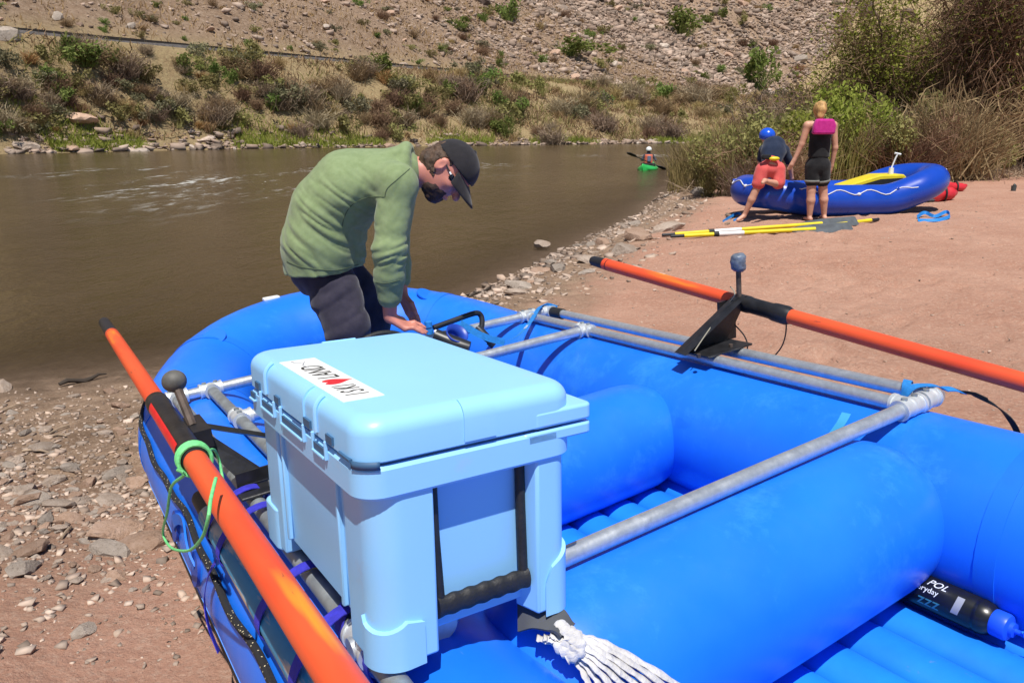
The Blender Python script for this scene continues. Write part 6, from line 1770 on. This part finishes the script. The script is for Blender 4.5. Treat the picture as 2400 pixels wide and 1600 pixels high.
def shrub_mesh(kind, seed, n=330, ls=1.0):
    r_ = np.random.default_rng(seed)
    kc = 9; cc = np.stack([r_.normal(0, .42, kc), r_.normal(0, .42, kc), .35 + .55 * r_.random(kc)], 1); cr = .22 + .18 * r_.random(kc)
    parts = []
    if kind in ('green', 'olive', 'sage', 'lime'):
        p = clumps(n, cc, cr, r_); p[:, 2] = np.maximum(p[:, 2], .03); parts.append(leaves(p, (.065 + .05 * r_.random(n)) * ls, r_))
        m = 70; b = np.column_stack([r_.normal(0, .12, (m, 2)), np.zeros(m)]); d = np.column_stack([r_.normal(0, .55, (m, 2)), np.ones(m)]); parts.append(strips(b, d, .6 + .4 * r_.random(m), np.full(m, .012), r_.normal(0, .12, (m, 3)), r_))
    else:
        wd = .016 if n < 800 else .0075; m = int(n * .9); b = np.column_stack([r_.normal(0, .22, (m, 2)), .25 * r_.random(m) ** 2]); d = np.column_stack([r_.normal(0, .60 if kind != 'straw' else .35, (m, 2)), np.ones(m)])
        parts.append(strips(b, d, .45 + .65 * r_.random(m), np.full(m, wd), np.column_stack([r_.normal(0, .22, (m, 2)), -.12 * r_.random(m)]), r_))
        m = int(n * .45); p = clumps(m, cc, cr, r_); parts.append(strips(p, r_.normal(size=(m, 3)) + np.array([0, 0, .5]), .14 + .2 * r_.random(m), np.full(m, wd), r_.normal(0, .2, (m, 3)), r_))
    V_, F_ = merge(parts)
    me_o = mesh_obj('shrub', V_, F_, ML[kind], None, smooth=False); me = me_o.data; bpy.data.objects.remove(me_o); return me
SH = {k: [shrub_mesh(k, 100 * j + i, 360) for i in range(3)] for j, k in enumerate(('green', 'olive', 'sage', 'brown', 'grey', 'straw', 'rust', 'lime'))}
KN = {'green': ('leafy green shrub', 'shrub'), 'olive': ('olive green shrub', 'shrub'), 'sage': ('grey-green sagebrush', 'shrub'), 'brown': ('bare brown brush', 'brush'), 'grey': ('bare grey brush', 'brush'), 'straw': ('tuft of dry straw grass', 'grass tuft'), 'rust': ('tuft of rust-coloured dry grass', 'grass tuft'), 'lime': ('lime green shrub', 'shrub')}
def shrub(kind, x, y, z, s, where, hgt=1.0, label=None):
    o = bpy.data.objects.new(KN[kind][1].replace(' ', '_'), random.choice(SH[kind])); COL.objects.link(o)
    o.location = (x, y, z); o.rotation_euler = (0, 0, random.uniform(0, 6.28)); o.scale = (s * random.uniform(.85, 1.2), s * random.uniform(.85, 1.2), s * hgt * random.uniform(.85, 1.15))
    ad = 'low' if o.scale[2] < .85 else ('tall' if o.scale[2] > 1.5 else 'broad')
    return setp(o, label or (ad + ' ' + KN[kind][0] + ' ' + where), KN[kind][1], None if label else KN[kind][0] + ' ' + where)
W1 = 'on the far bank between river and railway'; W2 = 'on the rocky slope above the railway'
# clear, single bushes first
for kind, px, py, s_, hg, lb in (('green', 200, 150, 3.0, 1.0, 'big bright green bush by the end of the dark rail on the far bank'), ('green', 150, 128, 2.4, .9, 'bright green bush with a yellowish side next to the biggest bush'), ('green', 265, 150, 2.3, .9, 'green bush touching the dark railway shoulder'),
                             ('olive', 560, 160, 2.6, .9, 'olive bush hiding the railway between two stretches of dark rail'), ('green', 1080, 65, 2.6, .7, 'green bush below the dark outcrop on the talus'), ('green', 1330, 125, 4.0, .6, 'wide green bush patch in the middle of the talus'),
                             ('green', 1600, 80, 3.2, .9, 'green bush alone on the pale talus slope'), ('green', 1780, 205, 4.0, .9, 'dark green bush low on the slope by the railway bend'), ('green', 1190, 45, 2.6, .9, 'green bush at the side of a bare talus chute')):
    p = onhill(px, py + 6)
    if p is not None: shrub(kind, p[0], p[1], hz(p[0], p[1]) - .1, s_ * p[1] / 95, '', hg, lb)
k = 0
while k < 285:
    px = random.uniform(-60, 1900); py = random.triangular(118, 345, 270)
    p = onhill(px, py)
    if p is None: continue
    x, y = p[0], p[1]; dr = (x - RAIL0[0]) * RN[0] + (y - RAIL0[1]) * RN[1]
    if dr > -2.6: continue
    fr_ = (py - 120) / 225
    kind = random.choices(['brown', 'grey', 'olive', 'sage', 'straw', 'rust', 'green'], [2.2, 1.9, 2.4 * (1.3 - fr_), 1.5, 2.6, 1.0 if px < 350 else .3, 1.0 * (1.4 - fr_)])[0]
    s_ = random.uniform(.9, 2.0) * (y / 80) * (.62 if kind in ('straw', 'rust') else 1) * (1.15 if px < 250 and kind in ('brown', 'grey') else 1)
    shrub(kind, x, y, hz(x, y) - .08, s_, W1); k += 1
k = 0
while k < 165:
    px = random.uniform(-40, 2080); py = random.uniform(-30, 215)
    p = onhill(px, py)
    if p is None: continue
    x, y = p[0], p[1]; dr = (x - RAIL0[0]) * RN[0] + (y - RAIL0[1]) * RN[1]
    if dr < 4: continue
    kind = random.choices(['green', 'olive', 'sage', 'brown', 'straw', 'rust'], [2.0, 1.8, 1.5, 1.3, 1.0, .9 if px < 700 else .2])[0]
    shrub(kind, x, y, hz(x, y) - .08, random.uniform(.55, 1.35) * y / 105 * (.7 if kind in ('straw', 'rust') else 1), W2, .85); k += 1
# grass strip along the far water and dry grass over the lower bank: uncountable
def grass(name, pts, h0, h1, mt, label, w=.02, lean=.3):
    n = len(pts); r_ = np.random.default_rng(n); d = np.column_stack([r_.normal(0, lean, (n, 2)), np.ones(n)]); L = h0 + (h1 - h0) * r_.random(n)
    V_, F_ = strips(np.asarray(pts), d, L, np.full(n, w) * (.6 + .8 * r_.random(n)), np.column_stack([r_.normal(0, .2, (n, 2)), np.zeros(n)]), r_)
    o = mesh_obj(name, V_, F_, mt, None, smooth=False); setp(o, label, None, None, 'stuff'); return o
n = 16000; tq = rng.random(n); E_ = np.array([far_edge(q) for q in tq]); off = np.abs(rng.normal(0, 1.6, n)) + .1; E_ += np.stack([-off * .5, off * .8], 1)
m_ = fbm(E_[:, 0], E_[:, 1], 5, 3, 71) > -.02; E_ = E_[m_]
grass('shore_grass', np.column_stack([E_, np.maximum(hill_h(E_[:, 0], E_[:, 1]), 0)]), .2, .8, ML['lime'], 'yellow-green grass along the far water line', .035)
n = 80000; s = rng.uniform(-45, 150, n); t = rng.uniform(-40, 60, n); x, y = hill_xy(s, t)
db = -sdist(x, y, FARB); kp2 = (db > 1) & ((t < -3) | (t > 3.5)) & (fbm(x, y, 4, 3, 73) > -.05) & (np.arctan2(x, y) > -.66); x, y = x[kp2], y[kp2]
grass('dry_grass', np.column_stack([x, y, hill_h(x, y)]), .25, .8, ML['straw'], 'dry straw-coloured grass on the far bank', .05, .5)

for nm, sd, kd, lb in (('dry_brush', 81, 'brown', 'low brown brush filling the gaps on the far bank'), ('green_brush', 87, 'olive', 'low olive undergrowth filling the gaps on the far bank')):
    n = 60000; s = rng.uniform(-45, 150, n); t = rng.uniform(-40, -3, n); x, y = hill_xy(s, t)
    db = -sdist(x, y, FARB); kp2 = (db > 1.2) & (fbm(x, y, 3.2, 3, sd) > .02) & (np.arctan2(x, y) > -.66); x, y = x[kp2], y[kp2]
    grass(nm, np.column_stack([x, y, hill_h(x, y)]), .3, 1.0, ML[kd], lb, .045, .7)
# --- near bank thicket and trees beyond the beach
def cloud_obj(name, parts, mt, parent):
    V_, F_ = merge(parts); o = mesh_obj(name, V_, F_, mt, None, smooth=False); put(o, parent); return o
def limb(b_, p, d, L, r, depth, r_, tips):
    q = [np.array(p)]; d = np.array(d) / np.linalg.norm(d)
    for k in range(4):
        d = d + r_.normal(0, .13, 3); d /= np.linalg.norm(d); q.append(q[-1] + d * L / 4)
    b_.tube(q, list(np.linspace(r, r * .62, 5)), 7, cap=False); tips.append((q[-1], d, L)); tips.append((q[2], d, L))
    if depth > 0:
        for k in range(r_.integers(2, 4)):
            limb(b_, q[r_.integers(2, 5)], d + r_.normal(0, .55, 3) + np.array([0, 0, .12]), L * r_.uniform(.55, .8), r * .55, depth - 1, r_, tips)
M_BARK = mat('bark_brown', (0.10, 0.065, 0.042), .95, var=.35, vscale=6, bump=.8, bscale=12, bdist=.05)
def tree(name, x, y, label, trunks, seed, n_twig, n_leaf, kind_twig, kind_leaf, spread, droop, leafbias=None, lsz=.09, tw=.016):
    r_ = np.random.default_rng(seed); z = gz(x, y); e = root(name, (x, y, z), label, 'tree')
    b_ = MB(); tips = []
    for d, L, r in trunks: limb(b_, (x + r_.normal(0, .15), y + r_.normal(0, .15), z - .1), d, L, r, 3, r_, tips)
    put(b_.build('trunk', M_BARK, None, ang=80), e)
    tp = np.array([t_[0] for t_ in tips]); td = np.array([t_[1] for t_ in tips])
    k = r_.integers(0, len(tp), n_twig); base = tp[k] + r_.normal(0, spread, (n_twig, 3)) * np.array([1, 1, .8]); base[:, 2] = np.maximum(base[:, 2], z + .05)
    d = td[k] * .4 + r_.normal(0, .6, (n_twig, 3)) + np.array([0, 0, -droop])
    parts = [strips(base, d, r_.uniform(.25, .9, n_twig), np.full(n_twig, tw) * r_.uniform(.5, 1.2, n_twig), np.column_stack([r_.normal(0, .15, (n_twig, 2)), -droop * .5 * r_.random(n_twig)]), r_)]
    cloud_obj('twigs', parts, ML[kind_twig], e)
    if n_leaf:
        cl = r_.integers(0, len(tp), max(10, len(tp) // 3)); cl = tp[cl]
        if leafbias is not None: cl = cl[np.argsort(cl @ np.array(leafbias))[:max(8, len(cl) // 2)]]
        kk = r_.integers(0, len(cl), n_leaf); c = cl[kk] + r_.normal(0, spread * .8, (n_leaf, 3)); c[:, 2] = np.maximum(c[:, 2], z + .1)
        cloud_obj('crown', [leaves(c, r_.uniform(.5, 1.1, n_leaf) * lsz, r_)], ML[kind_leaf], e)
    return e
tree('tamarisk_tree', 17.4, 23.4, 'big tangled brown tree with a leaning trunk at the edge of the beach', [((-.35, 0, 1), 3.6, .17), ((-.6, .3, .9), 3.0, .12), ((-.1, -.3, 1), 3.4, .13), ((-.9, .1, .7), 2.8, .10), ((.4, .2, 1), 3.2, .12)], 5, 22000, 6000, 'twigd', 'lime', .62, .55, (1, 0, 0), .06, .013)
tree('tamarisk_tree', 15.9, 25.0, 'dense dark brown tree tangled with dead twigs behind the raised bow', [((-.2, 0, 1), 2.9, .12), ((-.7, .1, .8), 2.6, .09), ((.5, -.1, .9), 2.6, .10), ((0, .3, 1), 2.9, .1)], 6, 17000, 4500, 'twigd', 'lime', .58, .5, (1, 0, -.3), .06, .013)
tree('leafy_tree', 13.6, 26.6, 'leafy yellow-green tree growing between the brown tree and the slope', [((-.15, 0, 1), 2.8, .10), ((-.6, 0, .9), 2.3, .08), ((.5, 0, 1), 2.6, .08)], 8, 6000, 13000, 'brown', 'lime', .70, .15, None, .075, .012)
tree('willow_tree', 12.0, 28.5, 'small yellow-green willow between the leafy tree and the river reeds', [((-.15, 0, 1), 1.7, .06), ((-.5, 0, .9), 1.5, .05), ((.5, 0, 1), 1.6, .05)], 18, 4000, 6500, 'brown', 'lime', .55, .1, None, .06, .010)
tree('tamarisk_tree', 20.0, 24.8, 'brown twiggy tree standing furthest from the river along the beach', [((-.2, 0, 1), 3.6, .15), ((.4, 0, 1), 3.4, .12), ((-.6, -.2, .8), 2.8, .10)], 9, 14000, 300, 'twigd', 'lime', .65, .5, None, .06, .013)
WB = 'in the thicket beside the beach'
def near_shrub(kind, px, py, s_, hg=1.0, z_=.55):
    p = onz(px, py, z_); shrub(kind, p[0], p[1], gz(p[0], p[1]) - .03, s_, WB, hg)
SHN = {}
for j, kk in enumerate(('grey', 'brown', 'olive', 'lime', 'straw')):
    SH[kk] = [shrub_mesh(kk, 900 + 10 * j + i, 1500 if kk in ('grey', 'brown', 'straw') else 2600, .42) for i in range(3)]
for k in range(58):
    px = random.uniform(1650, 2330); py = random.uniform(378, 420) if px > 1800 else random.uniform(385, 440)
    kind = random.choices(['grey', 'brown', 'olive', 'lime', 'straw'], [1.6, 2.0, 3.4, 1.8, 1.6])[0]
    near_shrub(kind, px, py, random.uniform(.7, 1.35) * (1.15 if px > 1750 else .75) * (.8 if kind == 'straw' else 1), random.uniform(.95, 1.5))
for k in range(16):
    px = random.uniform(1800, 2120); near_shrub(random.choice(['olive', 'grey', 'lime', 'olive']), px, random.uniform(368, 384), random.uniform(1.4, 2.1), 1.3)
# reeds at the river edge and fallen twigs
n = 3600; px = rng.triangular(1560, 1640, 1740, n); py = rng.uniform(365, 455, n)
P = np.array([onz(a, b, .1) for a, b in zip(px, py)]); d_ = sdist(P[:, 0], P[:, 1], NEAR); P = P[(d_ > -.8) & (d_ < 3.5)]; P[:, 2] = np.maximum(ground_h(P[:, 0], P[:, 1]), -.02)
grass('reeds', P, .35, 1.25, ML['reed'], 'reeds and tall yellow-green grass at the river edge', .012, .18)
n = 9000; px = rng.uniform(1640, 2060, n); py = rng.uniform(372, 425, n)
P = np.array([onz(a, b, .5) for a, b in zip(px, py)]); P = P[fbm(P[:, 0], P[:, 1], 1.6, 3, 91) > -.06]; P[:, 2] = ground_h(P[:, 0], P[:, 1])
grass('tall_grass', P, .5, 1.75, ML['reed'], 'tall pale grass standing in the thicket beside the beach', .011, .16)
n = 2600; px = rng.uniform(1600, 2420, n); py = rng.uniform(392, 425, n)
P = np.array([onz(a, b, .5) for a, b in zip(px, py)]); P[:, 2] = ground_h(P[:, 0], P[:, 1]) + .02
grass('dead_litter', P, .2, .7, ML['grey'], 'dead twigs and litter under the thicket', .010, 2.5)
